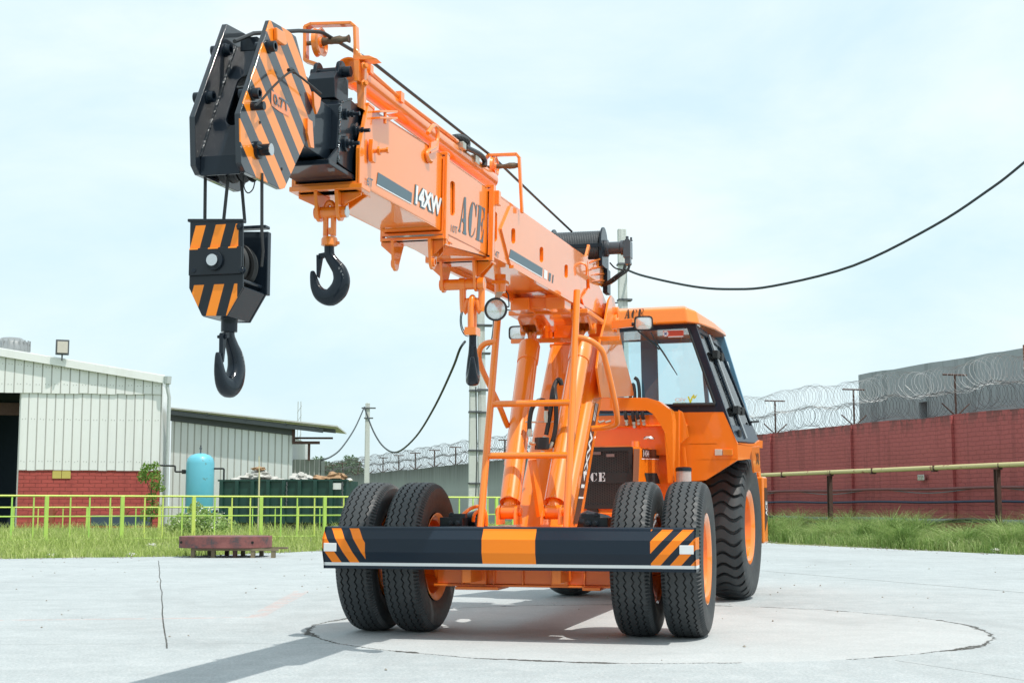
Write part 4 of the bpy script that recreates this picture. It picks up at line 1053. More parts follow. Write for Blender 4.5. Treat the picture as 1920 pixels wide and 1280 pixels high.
# ---------------- lift cylinders
for s in (-1, 1):
    A = V((s * .155, .065, .815)); T = V((s * .205, .98, 2.20)); ax = (T - A).normalized(); L_ = (T - A).length
    hc = holder('lift_cylinder', crane)
    b = MB(); r0 = .073 
    b.lathe([(.0, .09), (.058, .09), (r0, .075), (r0, .078), (r0, L_ * .80), (r0 + .006, L_ * .80), (r0 + .008, L_ * .82), (r0 + .008, L_ * .895), (r0 + .003, L_ * .905), (.042, L_ * .905)], A, ax, 36, cap=False)
    b.lathe([(.046, .0), (.046, .11)], A, ax, 20); b.lathe([(.05, -.05), (.05, .05)], A, (1, 0, 0), 24)
    b.build('barrel', orange, hc, smooth=40)
    b = MB(); b.lathe([(.046, L_ * .88), (.046, L_ + .02)], A, ax, 28); b.build('piston_rod', plain('chrome_rod', (.8, .82, .84), .08, 1, vary=0), hc, smooth=40)
    b = MB(); b.tube([A + ax * .4 + V((-.078, .03, 0)), A + ax * (L_ * .8) + V((-.078, .03, 0))], .010, 8); b.build('oil_line', orange, hc)

# ---------------- valve block and hoses between the cylinders
hb = holder('counterbalance_valve', crane)
c = FY(1016, 831, .32)
b = MB(); b.box(c, (.085, .08, .085), M=Matrix.Translation(c) @ Matrix.Rotation(.5, 4, 'Z') @ Matrix.Translation(-c)); b.build('valve_body', blackm, hb, smooth=0, bevel=.004)
b = MB()
for (u0, v0), (u1, v1) in (((985, 791), (1043, 791)), ((978, 854), (1036, 854))): b.tube([FY(u0, v0, .34), FY(u1, v1, .34)], .007, 6)
for u, v, du, dv in ((993, 818, 0, -14), (1024, 770, 0, 22), (1022, 818, -3, 14), (1031, 840, 5, -12), (1018, 845, -2, 14), (993, 830, 12, 2)): b.tube([FY(u, v, .32), FY(u + du * .5, v + dv * .5, .32), FY(u + du, v + dv, .32)], [.014, .017, .012], 6)
b.build('pipe_fittings', zinc, hb)
for pts in ([(993, 815), (993, 790), (998, 765), (1010, 751), (1022, 753), (1025, 768)], [(1024, 815), (1029, 790), (1033, 765), (1036, 735), (1043, 715), (1050, 712), (1053, 722)], [(1033, 838), (1040, 812), (1043, 785), (1042, 750), (1040, 725), (1046, 712), (1052, 718)]):
    b = MB(); b.tube(arc([FY(u, v, .34 + .1 * (i > 3)) for i, (u, v) in enumerate(pts)], 6), .0165, 10); b.build('hydraulic_hose', hose_m, hb)

# ---------------- ladder
ld = holder('ladder', crane)
RLb, RLt = V((-.298, -.17, .70)), V((-.291, .30, 2.282)); RRb, RRt = V((.299, -.17, .70)), V((.286, .30, 2.378))
def zline(a, b_, z): t = (z - a.z) / (b_.z - a.z); return lerp(a, b_, t)
for a, c in ((RLb, RLt), (RRb, RRt)):
    b = MB(); b.tube([a, c], .025, 16); b.build('rail', orange, ld, smooth=50)
for z in (1.565, 1.20): b = MB(); b.tube([zline(RLb, RLt, z), zline(RRb, RRt, z)], .023, 14); b.build('rung', orange, ld, smooth=50)
for pts in ([(932, 640, .21), (908, 645, .22), (898, 662, .25), (903, 690, .3), (935, 758, .42), (948, 790, .48), (953, 800, .5)], [(1083, 632, .22), (1106, 638, .23), (1127, 655, .26), (1136, 680, .3), (1148, 730, .36), (1157, 780, .42), (1151, 798, .45), (1110, 803, .46)]):
    b = MB(); b.tube(arc([FY(u, v, y) for u, v, y in pts], 6), .021, 14); b.build('hand_hold', orange, ld, smooth=50)
b = MB(); b.tube([FY(998, 862, .0), FY(1014, 968, .0)], .030, 4); b.build('brace', orange_b, ld, smooth=0)

# ---------------- boom sections
boom = crane
t_ = .012
def section(name, w_, right_px, holes=(), extra=None, y_in=.25, mats=None):
    poly = side(right_px, w_); b = MB()
    hs = [side(h_, w_) for h_ in holes]
    b.prism(poly, (-t_, 0, 0), holes=hs)
    b.prism([mir(p) for p in poly], (t_, 0, 0))
    return b, poly
def slot(u, v0, v1, r):
    """vertical rounded slot outline in pixels"""
    pts = []
    for k in range(9): a = math.pi * k / 8; pts.append((u - r * math.cos(a), v0 + r * 1.3 - r * 1.3 * math.sin(a)))
    for k in range(9): a = math.pi * k / 8; pts.append((u + r * math.cos(a), v1 - r * 1.3 + r * 1.3 * math.sin(a)))
    return pts
def strap(b, px_top, px_bot, w_, dw, wy, ztop_plate=True):
    """collar: vertical strip standing proud on both sides plus the band across top and bottom"""
    p, q = FX(*px_top, w_), FX(*px_bot, w_)
    for s in (-1, 1): b.prism([(s * w_, p.y, p.z + .012), (s * w_, p.y + wy, p.z + .012), (s * w_, q.y + wy, q.z - .012), (s * w_, q.y, q.z - .012)], (s * dw, 0, 0))
    b.span((-w_ - dw, q.y, q.z - .030), (w_ + dw, q.y + wy, q.z - .012)); b.span((-w_ - dw, p.y, p.z + .012), (w_ + dw, p.y + wy, p.z + .024))

# third (fly) section with its open mouth
b, P3 = section('fly', .15, [(688, 198), (672, 278), (671, 344), (842, 441), (842, 297)])
A_, B__, C_, D_, E_ = P3
b.prism([(-.15, C_.y, C_.z), (-.15, D_.y, D_.z), (.15, D_.y, D_.z), (.15, C_.y, C_.z)], (0, 0, .012))
b.prism([(-.15, A_.y, A_.z), (-.15, E_.y, E_.z), (.15, E_.y, E_.z), (.15, A_.y, A_.z)], (0, 0, -.012))
for s in (-1, 1): b.prism([(s * .15, A_.y, A_.z), (s * .15, A_.y + .06, A_.z), (s * .15, B__.y + .06, B__.z), (s * .15, C_.y + .06, C_.z), (s * .15, C_.y, C_.z), (s * .15, B__.y, B__.z)], (s * .008, 0, 0))
b.span((-.165, C_.y - .01, C_.z - .022), (.172, C_.y + .10, C_.z)); b.span((-.16, A_.y, A_.z), (.16, A_.y + .08, A_.z + .014))
fly = b.build('fly_section', orange, boom, smooth=20, bevel=.003)
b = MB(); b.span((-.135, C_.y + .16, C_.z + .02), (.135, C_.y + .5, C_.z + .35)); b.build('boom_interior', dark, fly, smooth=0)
# second section
sl2 = slot(848.5, 340, 404, 4.6)
b, P2 = section('mid', .165, [(834, 293), (831, 437), (924, 484), (924, 358)], [sl2])
b.span((-.152, P2[1].y + .03, P2[1].z + .012), (.150, P2[2].y, P2[3].z - .02)); b.prism([(-.165, P2[0].y, P2[0].z - .014), (-.165, P2[3].y, P2[3].z - .014), (.165, P2[3].y, P2[3].z - .014), (.165, P2[0].y, P2[0].z - .014)], (0, 0, .012))
b.prism([(-.165, P2[1].y, P2[1].z), (-.165, P2[2].y, P2[2].z), (.165, P2[2].y, P2[2].z), (.165, P2[1].y, P2[1].z)], (0, 0, .012))
strap(b, (834, 293), (831, 437), .165, .014, .045)
mid = b.build('middle_section', orange, boom, smooth=20, bevel=.003)
# base section
bp = [(921, 354), (918, 478), (935, 487), (954, 497), (1072, 566), (1111, 585), (1138, 594), (1140, 574), (1128, 545), (1106, 527), (1102, 489), (1098, 481), (1033, 438), (976, 396)]
hl = [slot(928, 397, 453, 4.2), slot(959, 428, 457, 3.8), slot(1012, 463, 492, 3.5), slot(1058.5, 496, 521, 3.2), slot(1099.5, 523, 546, 3)]
b, P1 = section('base', .185, bp, hl)
y0, y1 = P1[0].y, P1[9].y
b.prism([(-.17, y0 + .03, P1[1].z + .01), (-.17, P1[5].y, P1[5].z + .03), (-.17, P1[9].y, P1[9].z - .02), (-.17, P1[11].y, P1[11].z - .03), (-.17, y0 + .03, P1[0].z - .02)], (.34, 0, 0))
b.prism([(-.185, y0, P1[0].z - .004), (.185, y0, P1[0].z - .004), (.185, P1[12].y, P1[12].z - .004), (.185, P1[11].y, P1[11].z - .004), (-.185, P1[11].y, P1[11].z - .004), (-.185, P1[12].y, P1[12].z - .004)][:0] or [(-.185, y0, P1[0].z), (-.185, P1[11].y, P1[11].z), (.185, P1[11].y, P1[11].z), (.185, y0, P1[0].z)], (0, 0, -.014))
strap(b, (921, 354), (918, 478), .185, .016, .045)
# doubler plate with its angled front edge
dbl = side([(955, 386), (937, 429), (955, 499), (1072, 568), (1111, 586), (1111, 500), (1098, 483), (1033, 440), (977, 398)], .185)
b.prism(dbl, (.012, 0, 0), holes=[side(h_, .185) for h_ in hl[1:]]); 
# bottom flange rails
for s in (-1, 1):
    b.prism([(s * .185, P1[3].y, P1[3].z - .02), (s * .185, P1[5].y + .2, P1[5].z - .02 - .01), (s * .185, P1[5].y + .2, P1[5].z + .0), (s * .185, P1[3].y, P1[3].z)], (s * .03, 0, 0))
base = b.build('base_section', orange, boom, smooth=20, bevel=.003)
# heel fittings
b = MB()
for s in (-1, 1):
    b.prism([V((s * p.x, p.y, p.z)) for p in side([(1102, 489), (1128, 545), (1140, 574), (1138, 594), (1108, 560)], .20)], (-s * .02, 0, 0))
b.cyl((-.23, 1.98, 2.44), (.23, 1.98, 2.44), .085, 28)
for k in range(3):
    p0 = FX(1096 + k * 6, 560 + k * 5, .20); p1 = FX(1118 + k * 6, 606 + k * 3, .20); b.tube([p0, p1], .012, 4)
pl = side([(1088, 560), (1100, 540), (1108, 545), (1140, 600), (1130, 612), (1098, 598)], .20); b.prism(pl, (.015, 0, 0))
b.build('heel_gusset', orange, base, smooth=30, bevel=.002)
# winch mounting bracket with ribs
b = MB(); ps = side([(1102, 487), (1125, 486), (1148, 532), (1138, 540), (1106, 528)], .19)
for s in (1, -1): b.prism([V((s * p.x, p.y, p.z)) for p in ps], (-s * .012, 0, 0))
b.prism([V((-.19, p.y, p.z)) for p in (ps[1], ps[2])] + [V((.19, p.y, p.z)) for p in (ps[2], ps[1])], (0, .012, 0))
for k in range(4):
    f = k / 3.5; a = ps[1].lerp(ps[2], f); c = ps[0].lerp(ps[4], f); b.tube([a + V((.008, -.01, 0)), c + V((.008, .03, -.02))], .007, 4)
b.build('winch_bracket', orange, base, smooth=0)
# lifting rings on the base/mid top edge
def ring_lug(name, px, w_, par, up=1):
    b = MB(); p = FX(*px[0], w_); q = FX(*px[1], w_); h_ = (p - q).length
    pts = [q + V((0, -.03, 0)), q + V((0, .03, 0)), p + V((0, .025, -.02)), p + V((0, .015, 0)), p + V((0, -.015, 0)), p + V((0, -.025, -.02))]
    b.prism(pts, (.02, 0, 0)); return b.build(name, orange, par, smooth=20, bevel=.003)
ring_lug('lifting_eye', [(1101, 459), (1094, 490)], .17, base)
b = MB(); e = arc([FX(u, v, .16) for u, v in [(802, 250), (808, 240), (814, 236), (820, 244), (820, 262), (815, 275), (804, 282), (800, 290), (803, 300), (808, 303)]], 5); b.tube(e, .011, 8); b.prism([FX(u, v, .155) for u, v in [(804, 268), (819, 262), (818, 282), (804, 288)]], (.012, 0, 0)); b.build('rope_hook', orange, mid, smooth=40)
b = MB(); c = FX(930, 372, .20)
b.box(c + V((.01, 0, 0)), (.03, .05, .085)); b.build('latch', orange, base, smooth=0, bevel=.004); b = MB()
c2 = FX(1086, 505, .19); b.tube(arc([c2 + V((0, .0, .05)), c2 + V((.05, .01, .03)), c2 + V((.05, .03, -.04))], 4), .008, 6); b.build('rope_eye', orange, base)
# clevis and screwed lug on the fly section
b = MB()
for v in (212, 224):
    p = FX(697, v, .15); q = FX(728, v + 2, .15); b.prism([p, q, q + V((.05, -.01, 0)), p + V((.04, 0, 0))], (0, 0, .010))
p = FX(722, 218, .185); b.cyl(p + V((0, 0, -.035)), p + V((0, 0, .03)), .008, 8)
c = FX(694, 284, .158)
b.prism([c + V((0, -.02, -.05)), c + V((0, .02, -.05)), c + V((0, .03, 0)), c + V((0, .02, .05)), c + V((0, -.02, .05)), c + V((0, -.03, 0))], (.02, 0, 0)); b.cyl(c, c + V((.085, 0, 0)), .010, 10); b.lathe([(.020, 0), (.020, .014)], c + V((.035, 0, 0)), (1, 0, 0), 6); b.lathe([(.014, 0), (.014, .012)], c + V((.075, 0, 0)), (1, 0, 0), 6)
b.build('guide_clevis', orange, fly, smooth=30, bevel=.002)

# lugs under the boom
def lug_pair(name, par, xs, y, zt, zp, wt, r, gus=.10, t=.016, mat=None, pin=None):
    b = MB()
    for x in xs:
        pts = [(x - t / 2, y - wt * .45, zt), (x - t / 2, y + wt * .9, zt)]
        for k in range(9):
            a = -math.pi * k / 8; pts.append((x - t / 2, y + r * math.cos(a), zp + r * math.sin(a)))
        b.prism(pts, (t, 0, 0)); b.lathe([(r * .62, 0), (r * .62, .010), (r * .35, .010), (r * .35, -.002)], (x + math.copysign(t / 2, x), y, zp), (x, 0, 0), 20, cap=False)
        sg = math.copysign(1, x)
        b.prism([(x + sg * t / 2, y - .006, zt), (x + sg * (t / 2 + gus), y - .006, zt), (x + sg * (t / 2 + gus), y - .006, zt - .018), (x + sg * t / 2, y - .006, zt - (zt - zp) * .7)], (0, .010, 0))
        b.prism([(x + sg * t / 2, y + .08, zt), (x + sg * (t / 2 + gus), y + .08, zt), (x + sg * t / 2, y + .08, zt - (zt - zp) * .7)], (0, .010, 0))
    b.span((min(xs) - gus, y - .04, zt), (max(xs) + gus, y + .14, zt + .012))
    o = b.build(name, mat or orange, par, smooth=30, bevel=.002)
    if pin:
        q = MB(); q.cyl((min(xs) - .02, y, zp), (max(xs) + .03, y, zp), pin, 20); q.build('pin', orange, par)
        q = MB(); q.lathe([(pin * 1.0, 0), (pin * 1.0, .004)], (max(xs) + .03, y, zp), (1, 0, 0), 20); q.build('pin_end', steel, par)
    return o
lug_pair('hook_lug', fly, (-.048, .048), -3.79, C_.z - .022, 2.135, .12, .040, .09, pin=.026)
zq = P2[1].z - .03
lug_pair('hook_lug', mid, (-.10, .10), P2[1].y + .02, zq, zq - .115, .13, .040, .07)
zq1 = P1[1].z - .03
lug_pair('hook_lug', base, (-.098, .098), P1[1].y + .03, zq1, zq1 - .13, .15, .045, .08, pin=.032)
# saddle box under the base section and the cylinder head brackets
b = MB(); p = FY(990, 568, .55)
def zb(y): return P1[3].z + (P1[5].z - P1[3].z) * (y - P1[3].y) / (P1[5].y - P1[3].y)
b.span((-.20, .28, zb(.45) - .10), (-.06, .5, zb(.45) - .01)); b.span((.06, .28, zb(.45) - .10), (.20, .5, zb(.45) - .01))
b.span((-.17, .32, zb(.5) - .09), (.17, .45, zb(.5) - .01)); b.span((-.30, .62, zb(.8) - .10), (.30, 1.3, zb(1) - .07)); b.build('saddle_box', orange, base, smooth=0, bevel=.006)
b = MB()
for s in (-1, 1):
    for dx in (-.06, .06):
        x = s * .205 + dx
        b.prism([(x - .008, .72, zb(.8) - .06), (x - .008, 1.25, zb(1) - .06), (x - .008, 1.10, 2.22), (x - .008, 1.04, 2.175), (x - .008, .94, 2.175), (x - .008, .86, 2.22)], (.016, 0, 0))
    b.prism([(s * .205 - .075, .74, zb(.8) - .07), (s * .205 + .075, .74, zb(.8) - .07), (s * .205 + .05, .88, 2.22), (s * .205 - .05, .88, 2.22)], (0, .012, 0)); b.cyl((s * .205 - .085, .99, 2.19), (s * .205 + .085, .99, 2.19), .04, 18)
b.build('cylinder_bracket', orange, base, smooth=30, bevel=.002)
b = MB(); z0 = zb(1.2) - .085
b.span((-.45, 1.30, 2.13), (.42, 1.345, 2.165)); b.build('cross_bar', orange, tower, smooth=0, bevel=.003)

# decals on the boom
def quad_px(b, px, x, lift=.0, mat=0): b.add([FX(u, v, x) + V((lift, 0, 0)) for u, v in px], [tuple(range(len(px)))], mat)
b = MB()
quad_px(b, [(708, 323), (772, 362), (770.5, 381), (705.5, 345)], .15, .002, 0); quad_px(b, [(705.5, 345), (770.5, 381), (770.3, 383), (705.2, 347)], .15, .002, 1)
vs, fs = text_mesh('14XW', .085); o_ = FX(775, 383, .15); place_flat(b, vs, fs, o_, FX(826, 408.5, .15) - o_, FX(778, 345, .15) - o_, (.002, 0, 0), 0)
vs, fs = text_mesh('14XW', .045); o_ = FX(777.5, 382, .15); place_flat(b, vs, fs, o_, FX(825.5, 405, .15) - o_, FX(779.5, 347, .15) - o_, (.0035, 0, 0), 1)
vs, fs = text_mesh('6T', .02); o_ = FX(686, 347, .158); place_flat(b, vs, fs, o_, FX(697.5, 352, .158) - o_, FX(686.5, 331, .158) - o_, (.0035, 0, 0), 0)
b.build('boom_lettering', [decal, white], fly, smooth=0)
b = MB(); o_ = FX(859, 434, .165); stencil(b, 'ACE', o_, FX(905.5, 456, .165) - o_, FX(864.5, 365.5, .165) - o_, (.002, 0, 0)); vs, fs = text_mesh('10T', 0); o_ = FX(845, 434.5, .165); place_flat(b, vs, fs, o_, FX(857, 439, .165) - o_, FX(845.5, 421, .165) - o_, (.002, 0, 0), 0)
b.build('boom_lettering', decal, mid, smooth=0)
b = MB(); quad_px(b, [(957, 467), (1017, 503), (1016, 519), (954, 483)], .197, .002, 0); quad_px(b, [(954, 483), (1016, 519), (1016, 521), (953.7, 485)], .197, .002, 1)
quad_px(b, [(1020, 505), (1026, 508), (1025, 524.5), (1019, 521)], .197, .002, 1); quad_px(b, [(1029, 511), (1033, 513), (1031.5, 528), (1028, 526)], .197, .002, 0); quad_px(b, [(1036, 515), (1038, 516), (1036.5, 531), (1034.7, 530)], .197, .002, 0)
vs, fs = text_mesh('14T', 0); o_ = FX(925.5, 480, .185); place_flat(b, vs, fs, o_, FX(935, 485, .185) - o_, FX(926.5, 468, .185) - o_, (.002, 0, 0), 0)
b.build('boom_lettering', [decal, white], base, smooth=0)

# telescoping cylinder tube on top, pipes and couplings
tc_ = holder('telescope_cylinder', boom)
b = MB(); pa, pb = FX(652, 133, .02), FX(812, 258, .02); pd = FX(918, 338, .02)
b.tube([pa, pb, pd], .056, 24); b.lathe([(.064, 0), (.064, .10)], pa, pb - pa, 24); b.build('tube', orange, tc_, smooth=50)
b = MB(); b.tube([FX(672, 116, .07), FX(748, 183, .07), FX(857, 265, .07)], .011, 10); b.box(FX(748, 183, .07), (.04, .05, .05)); b.box(FX(690, 131, .07), (.04, .04, .04)); b.build('oil_pipe', orange, tc_)
b = MB(); b.tube(arc([FX(u, v, .06) for u, v in [(848, 259), (858, 256), (868, 258), (876, 264), (877, 274), (872, 281)]], 5), .016, 10)
for k in range(10):
    t = k / 9; p = FX(850 + 24 * t, 257 + (10 * t * t), .06); b.lathe([(.019, 0), (.019, .006)], p, (.1, 1, -.4), 10)
b.tube(arc([FX(u, v, .09) for u, v in [(872, 276), (885, 282), (900, 290), (908, 300), (908, 312)]], 5), .016, 10); b.build('oil_hose', hose_m, tc_)
b = MB(); b.box(FX(864, 274, .08), (.05, .06, .04)); b.box(FX(890, 300, .07), (.04, .08, .05)); b.build('coupling', zinc, tc_, bevel=.004)

# rope guide frames
def flat_bar(b, pts, w_, t, d): 
    for a, c in zip(pts, pts[1:]):
        a, c = V(a), V(c); dr = (c - a).normalized(); nn = dr.cross(V((0, 1, 0))).normalized() * t
        b.prism([a - dr * t * .5, c + dr * t * .5, c + dr * t * .5 + nn, a - dr * t * .5 + nn], (0, w_, 0))
g1_ = holder('rope_guide', boom); Y1 = -3.8
b = MB(); fp = [FY(u, v, Y1) for u, v in [(592, 116), (573, 110), (573, 51), (582, 47), (655, 45), (661, 50), (663, 106)]]; flat_bar(b, fp, .045, .014, 0)
b.prism([FY(u, v, Y1) for u, v in [(661, 104), (692, 104), (707, 110), (688, 112), (662, 112)]], (0, .07, 0)); b.prism([FY(u, v, Y1) for u, v in [(662, 84), (680, 105), (662, 105)]], (0, .01, 0))
b.build('guide_frame', orange, g1_, smooth=0, bevel=.003)
b = MB(); b.prism([FY(u, v, Y1 - .01) for u, v in [(663, 112), (673, 112), (673, 152), (664, 152)]], (0, .03, 0)); b.prism([FY(u, v, Y1 + .02) for u, v in [(667, 114), (684, 116), (682, 206), (670, 200)]], (0, .03, 0))
for u, v in ((682, 124), (682, 157)): b.bolt(FY(u, v, Y1), (1, -.5, 0), .012, .018)
b.build('guide_post', orange, g1_, smooth=0, bevel=.003)
def shaft(pu, pv, qu, qv, y, seed):
    b = MB(); p, q = FY(pu, pv, y), FY(qu, qv, y); rd = random.Random(seed); k = 14
    b.tube([p.lerp(q, i / k) for i in range(k + 1)], [.010 if i < 4 else .012 + rd.uniform(0, .009) for i in range(k + 1)], 10); return b
shaft(575, 82, 655, 73, Y1 + .02, 1).build('greased_shaft', rust, g1_)
def sheave(c, r, par, w_=.02, ax=(1, 0, 0), mat=None, name='sheave'):
    b = MB(); b.lathe([(.02, -w_), (r * .35, -w_), (r * .4, -w_ * .5), (r * .8, -w_ * .5), (r * .88, -w_), (r, -w_), (r * .88, 0), (r, w_), (r * .88, w_), (r * .8, w_ * .5), (r * .4, w_ * .5), (r * .35, w_), (.02, w_)], c, ax, 40); return b.build(name, mat or orange, par, smooth=40)
sheave(FY(599, 80, Y1 + .02), .064, g1_, .016)
g2_ = holder('rope_guide', boom); Y2 = -1.12
b = MB(); fp = [FY(u, v, Y2) for u, v in [(912, 330), (912, 297), (916, 293), (966, 291), (970, 296), (975, 396)]]; flat_bar(b, fp, .03, .018, 0); b.build('guide_frame', orange, g2_, smooth=0, bevel=.003)
shaft(908, 314, 974, 310, Y2 + .02, 4).build('greased_shaft', rust, g2_); sheave(FY(927, 312, Y2 + .02), .062, g2_, .016)
# hoist rope
b = MB(); b.tube([FX(u, v, x) for u, v, x in [(1072, 434, -.0), (1010, 376, 0), (927, 297, 0), (900, 276, 0), (700, 118, -.0), (606, 62, -.01), (598, 60, -.01), (560, 58, -.01), (475, 63, -.01), (440, 78, 0)]], .0085, 8); b.build('hoist_rope', ropem, boom)

# ---------------- winch
wi = holder('winch', boom); YW = 1.85
pL, pR = FY(1040, 462, YW), FY(1132, 462, YW); rW = (FY(1085, 436, YW) - FY(1085, 500, YW)).length / 2
cz = pL.z + .0; wc = V((0, YW, (FY(1085, 436, YW).z + FY(1085, 500, YW).z) / 2)); xL, xR = -.20, .205
xL, xR = pL.x, pR.x
b = MB(); nt_ = 26; pts = []
b.lathe([(rW * .9, 0), (rW * .9, xR - xL)], (xL, YW, wc.z), (1, 0, 0), 24); b.build('drum', blackm, wi)
b = MB(); n = nt_ * 20
b.tube([V((xL + .02 + (xR - xL - .04) * i / n, YW + rW * .98 * math.cos(i * math.pi / 10), wc.z + rW * .98 * math.sin(i * math.pi / 10))) for i in range(n)], .0095, 6); b.build('wound_rope', plain('wound_wire_rope', (.07, .075, .08), .45, .5, vary=.4, scale=60), wi)
b = MB()
for x in (xL, xR): b.lathe([(rW * 1.16, -.008), (rW * 1.16, .008)], (x, YW, wc.z + .01), (1, 0, 0), 32)
b.span((xL, YW - rW * 1.05, wc.z - .015), (xR, YW - rW * 1.0, wc.z + .02)); b.span((xR - .012, YW - rW * 1.1, wc.z - rW * 1.15), (xR + .015, YW + rW, wc.z + .02)); b.span((xL, YW - rW * 1.05, wc.z - rW * 1.2), (xR, YW + rW, wc.z - rW * 1.12))
b.span((xR - .02, YW + .05, wc.z - .36), (xR + .02, YW + .2, wc.z - rW * 1.1)); b.build('winch_frame', black, wi, smooth=30, bevel=.003)
b = MB(); b.lathe([(.07, 0), (.07, .03), (.052, .035), (.052, .13), (.062, .135), (.062, .17)], (xR + .01, YW, wc.z + .0), (1, 0, 0), 20); b.box((xR + .20, YW, wc.z - .02), (.06, .12, .14)); b.box((xR + .205, YW - .02, wc.z - .11), (.045, .07, .07)); b.bolt((xR + .2, YW - .03, wc.z + .055), (0, 0, 1), .014, .03); b.bolt((xR + .225, YW + .02, wc.z + .055), (0, 0, 1), .01, .03)
b.build('winch_motor', plain('graphite_paint', (.05, .055, .065), .4, coat=.4), wi, smooth=30, bevel=.005)
b = MB()
for d in (0, .035): b.tube(arc([(xR + .185 + d, YW - .05, wc.z - .15), (xR + .17 + d, YW - .06, wc.z - .20), (xR + .11 + d, YW - .07, wc.z - .245), (xR + .04 + d, YW - .05, wc.z - .29), (xR - .02, YW, wc.z - .31)], 5), .0115, 8)
b.tube(arc([(xR + .05, YW, wc.z - .12), (xR + .1, YW, wc.z - .17), (xR + .19, YW, wc.z - .19)], 4), .007, 6); b.build('hydraulic_hose', hose_m, wi)

# ---------------- inner boom head (black) in front of the mouth
nose = holder('boom_head', boom)
b = MB(); yb = -4.02
b.prism([(-.118, yb + .03, 2.30), (-.118, yb, 2.36), (-.118, yb + .03, 2.56), (-.118, yb + .16, 2.615), (-.118, -3.4, 2.60), (-.118, -3.4, 2.28)], (.236, 0, 0))
b.span((-.13, yb - .12, 2.262), (.13, -3.4, 2.285)); b.span((-.085, -4.38, 2.30), (.085, yb + .02, 2.54))
b.prism([(-.118, yb - .10, 2.285), (-.118, yb, 2.285), (-.118, yb, 2.36)], (.012, 0, 0)); b.prism([(.106, yb - .10, 2.285), (.106, yb, 2.285), (.106, yb, 2.36)], (.012, 0, 0))
b.build('inner_section', black, nose, smooth=20, bevel=.005)
for (y, z, r) in ((-3.93, 2.53, .024), (-3.93, 2.40, .034), (-3.80, 2.49, .036)):
    b = MB(); b.lathe([(r, 0), (r, .012), (r * .6, .014), (r * .6, .022)], (.118, y, z), (1, 0, 0), 18); b.cyl((.13, y, z), (.185, y, z), .009, 8); b.lathe([(.015, 0), (.015, .012)], (.145, y, z), (1, 0, 0), 6); b.build('wear_pad_bolt', black, nose, smooth=30)
for x, z in ((-.06, 2.5), (.04, 2.52), (.045, 2.43)): b = MB(); b.lathe([(.022, 0), (.022, .012), (.012, .013), (.012, .03)], (x, yb - .0, z), (0, -1, 0), 14); b.build('wear_pad_bolt', black, nose, smooth=30)
ct = FX(615, 150, 0)
b = MB(); zt0 = 2.60; yT = ct.y
b.prism([(-.062, yT - .075, zt0 + .015), (-.062, yT - .085, zt0 + .10), (-.062, yT - .05, zt0 + .14), (-.062, yT + .09, zt0 + .14), (-.062, yT + .09, zt0 + .015)], (.124, 0, 0))
for s in (-1, 1):
    pts = [(s * .062, yT - .07, zt0 + .06)] + [(s * .062, yT + .02 + .045 * math.cos(a), zt0 + .165 + .04 * math.sin(a)) for a in [math.pi - i * math.pi / 8 for i in range(9)]] + [(s * .062, yT + .09, zt0 + .06)]
    b.prism(pts, (-s * .018, 0, 0))
b.cyl((-.085, yT + .02, zt0 + .155), (.10, yT + .02, zt0 + .155), .024, 18); b.lathe([(.05, 0), (.05, .02), (.035, .02), (.035, .03)], (0, yT + .01, zt0 - .005), (0, 0, 1), 28); b.lathe([(.075, -.03), (.075, .015)], (0, yT + .01, zt0), (0, 0, 1), 28)
b.build('cylinder_clevis', black, nose, smooth=30, bevel=.004)
# cheeks
ck = side([(507, 38), (538, 56), (555, 69), (578, 157), (590, 190), (591, 236), (571, 272), (534, 353), (527, 355), (460, 323), (452, 305), (450, 213)], .10)
for s in (1, -1):
    b = MB(); b.prism([V((s * p.x, p.y, p.z)) for p in ck], (-s * .022, 0, 0)); b.build('cheek_plate', head_m, nose, smooth=20, bevel=.002)
Tp, Bt = V((0, -4.615, 2.625)), V((0, -4.885, 2.125))
def cov(x, t): p = Tp.lerp(Bt, t); return V((x, p.y, p.z))
b = MB(); hole = [cov(.012 + .036 * math.cos(a), (.36 if math.sin(a) > 0 else .66) - .075 * math.sin(a)) for a in [i * 2 * math.pi / 24 for i in range(24)]]
b.prism([cov(-.078, 0), cov(.078, 0), cov(.078, 1), cov(-.078, 1)], (0, .012, 0), holes=[hole]); b.span((-.078, -4.885, 2.055), (.078, -4.873, 2.125)); b.span((-.05, -4.63, 2.60), (.02, -4.45, 2.655)); b.span((-.078, -4.56, 2.585), (.078, -4.25, 2.6))
b.span((-.078, -4.87, 2.05), (.078, -4.55, 2.062)) if False else None
b.build('cover_plate', black, nose, smooth=20, bevel=.003)
b = MB()
for (u, v, r) in ((503, 88, .021), (473, 176, .021)):
    c = FX(u, v, .10)
    for s in (1, -1):
        b = MB(); b.lathe([(r * 1.25, 0), (r * 1.25, .006), (r, .008), (r, .030), (r * .6, .030), (r * .6, .010)], (s * .10, c.y, c.z), (s, 0, 0), 20, cap=False)
        b.lathe([(r * 1.25, 0), (r * 1.25, .006), (r, .008), (r, .026), (r * .6, .026), (r * .6, -.05)], (s * .078, c.y, c.z), (-s, 0, 0), 20, cap=False); b.build('pin_boss', black, nose, smooth=30)
c = FX(482, 282, .10); b = MB(); b.lathe([(.034, 0), (.034, .012), (.022, .014), (.022, .055)], c, (1, 0, 0), 22); b.tube([c + V((.02, -.05, .0)), c + V((.03, .0, .0))], .006, 6)
b.build('pin_boss', black, nose, smooth=30)
c5 = FX(472, 200, .10); b = MB(); b.cyl(c5, c5 + V((.05, 0, 0)), .016, 14); b.build('locking_pin', black, nose)
for u, v in ((487, 230), (528, 317)): b = MB(); b.lathe([(.006, 0), (.006, .002)], FX(u, v, .10), (1, 0, 0), 10); b.build('bolt_hole', dark, nose)
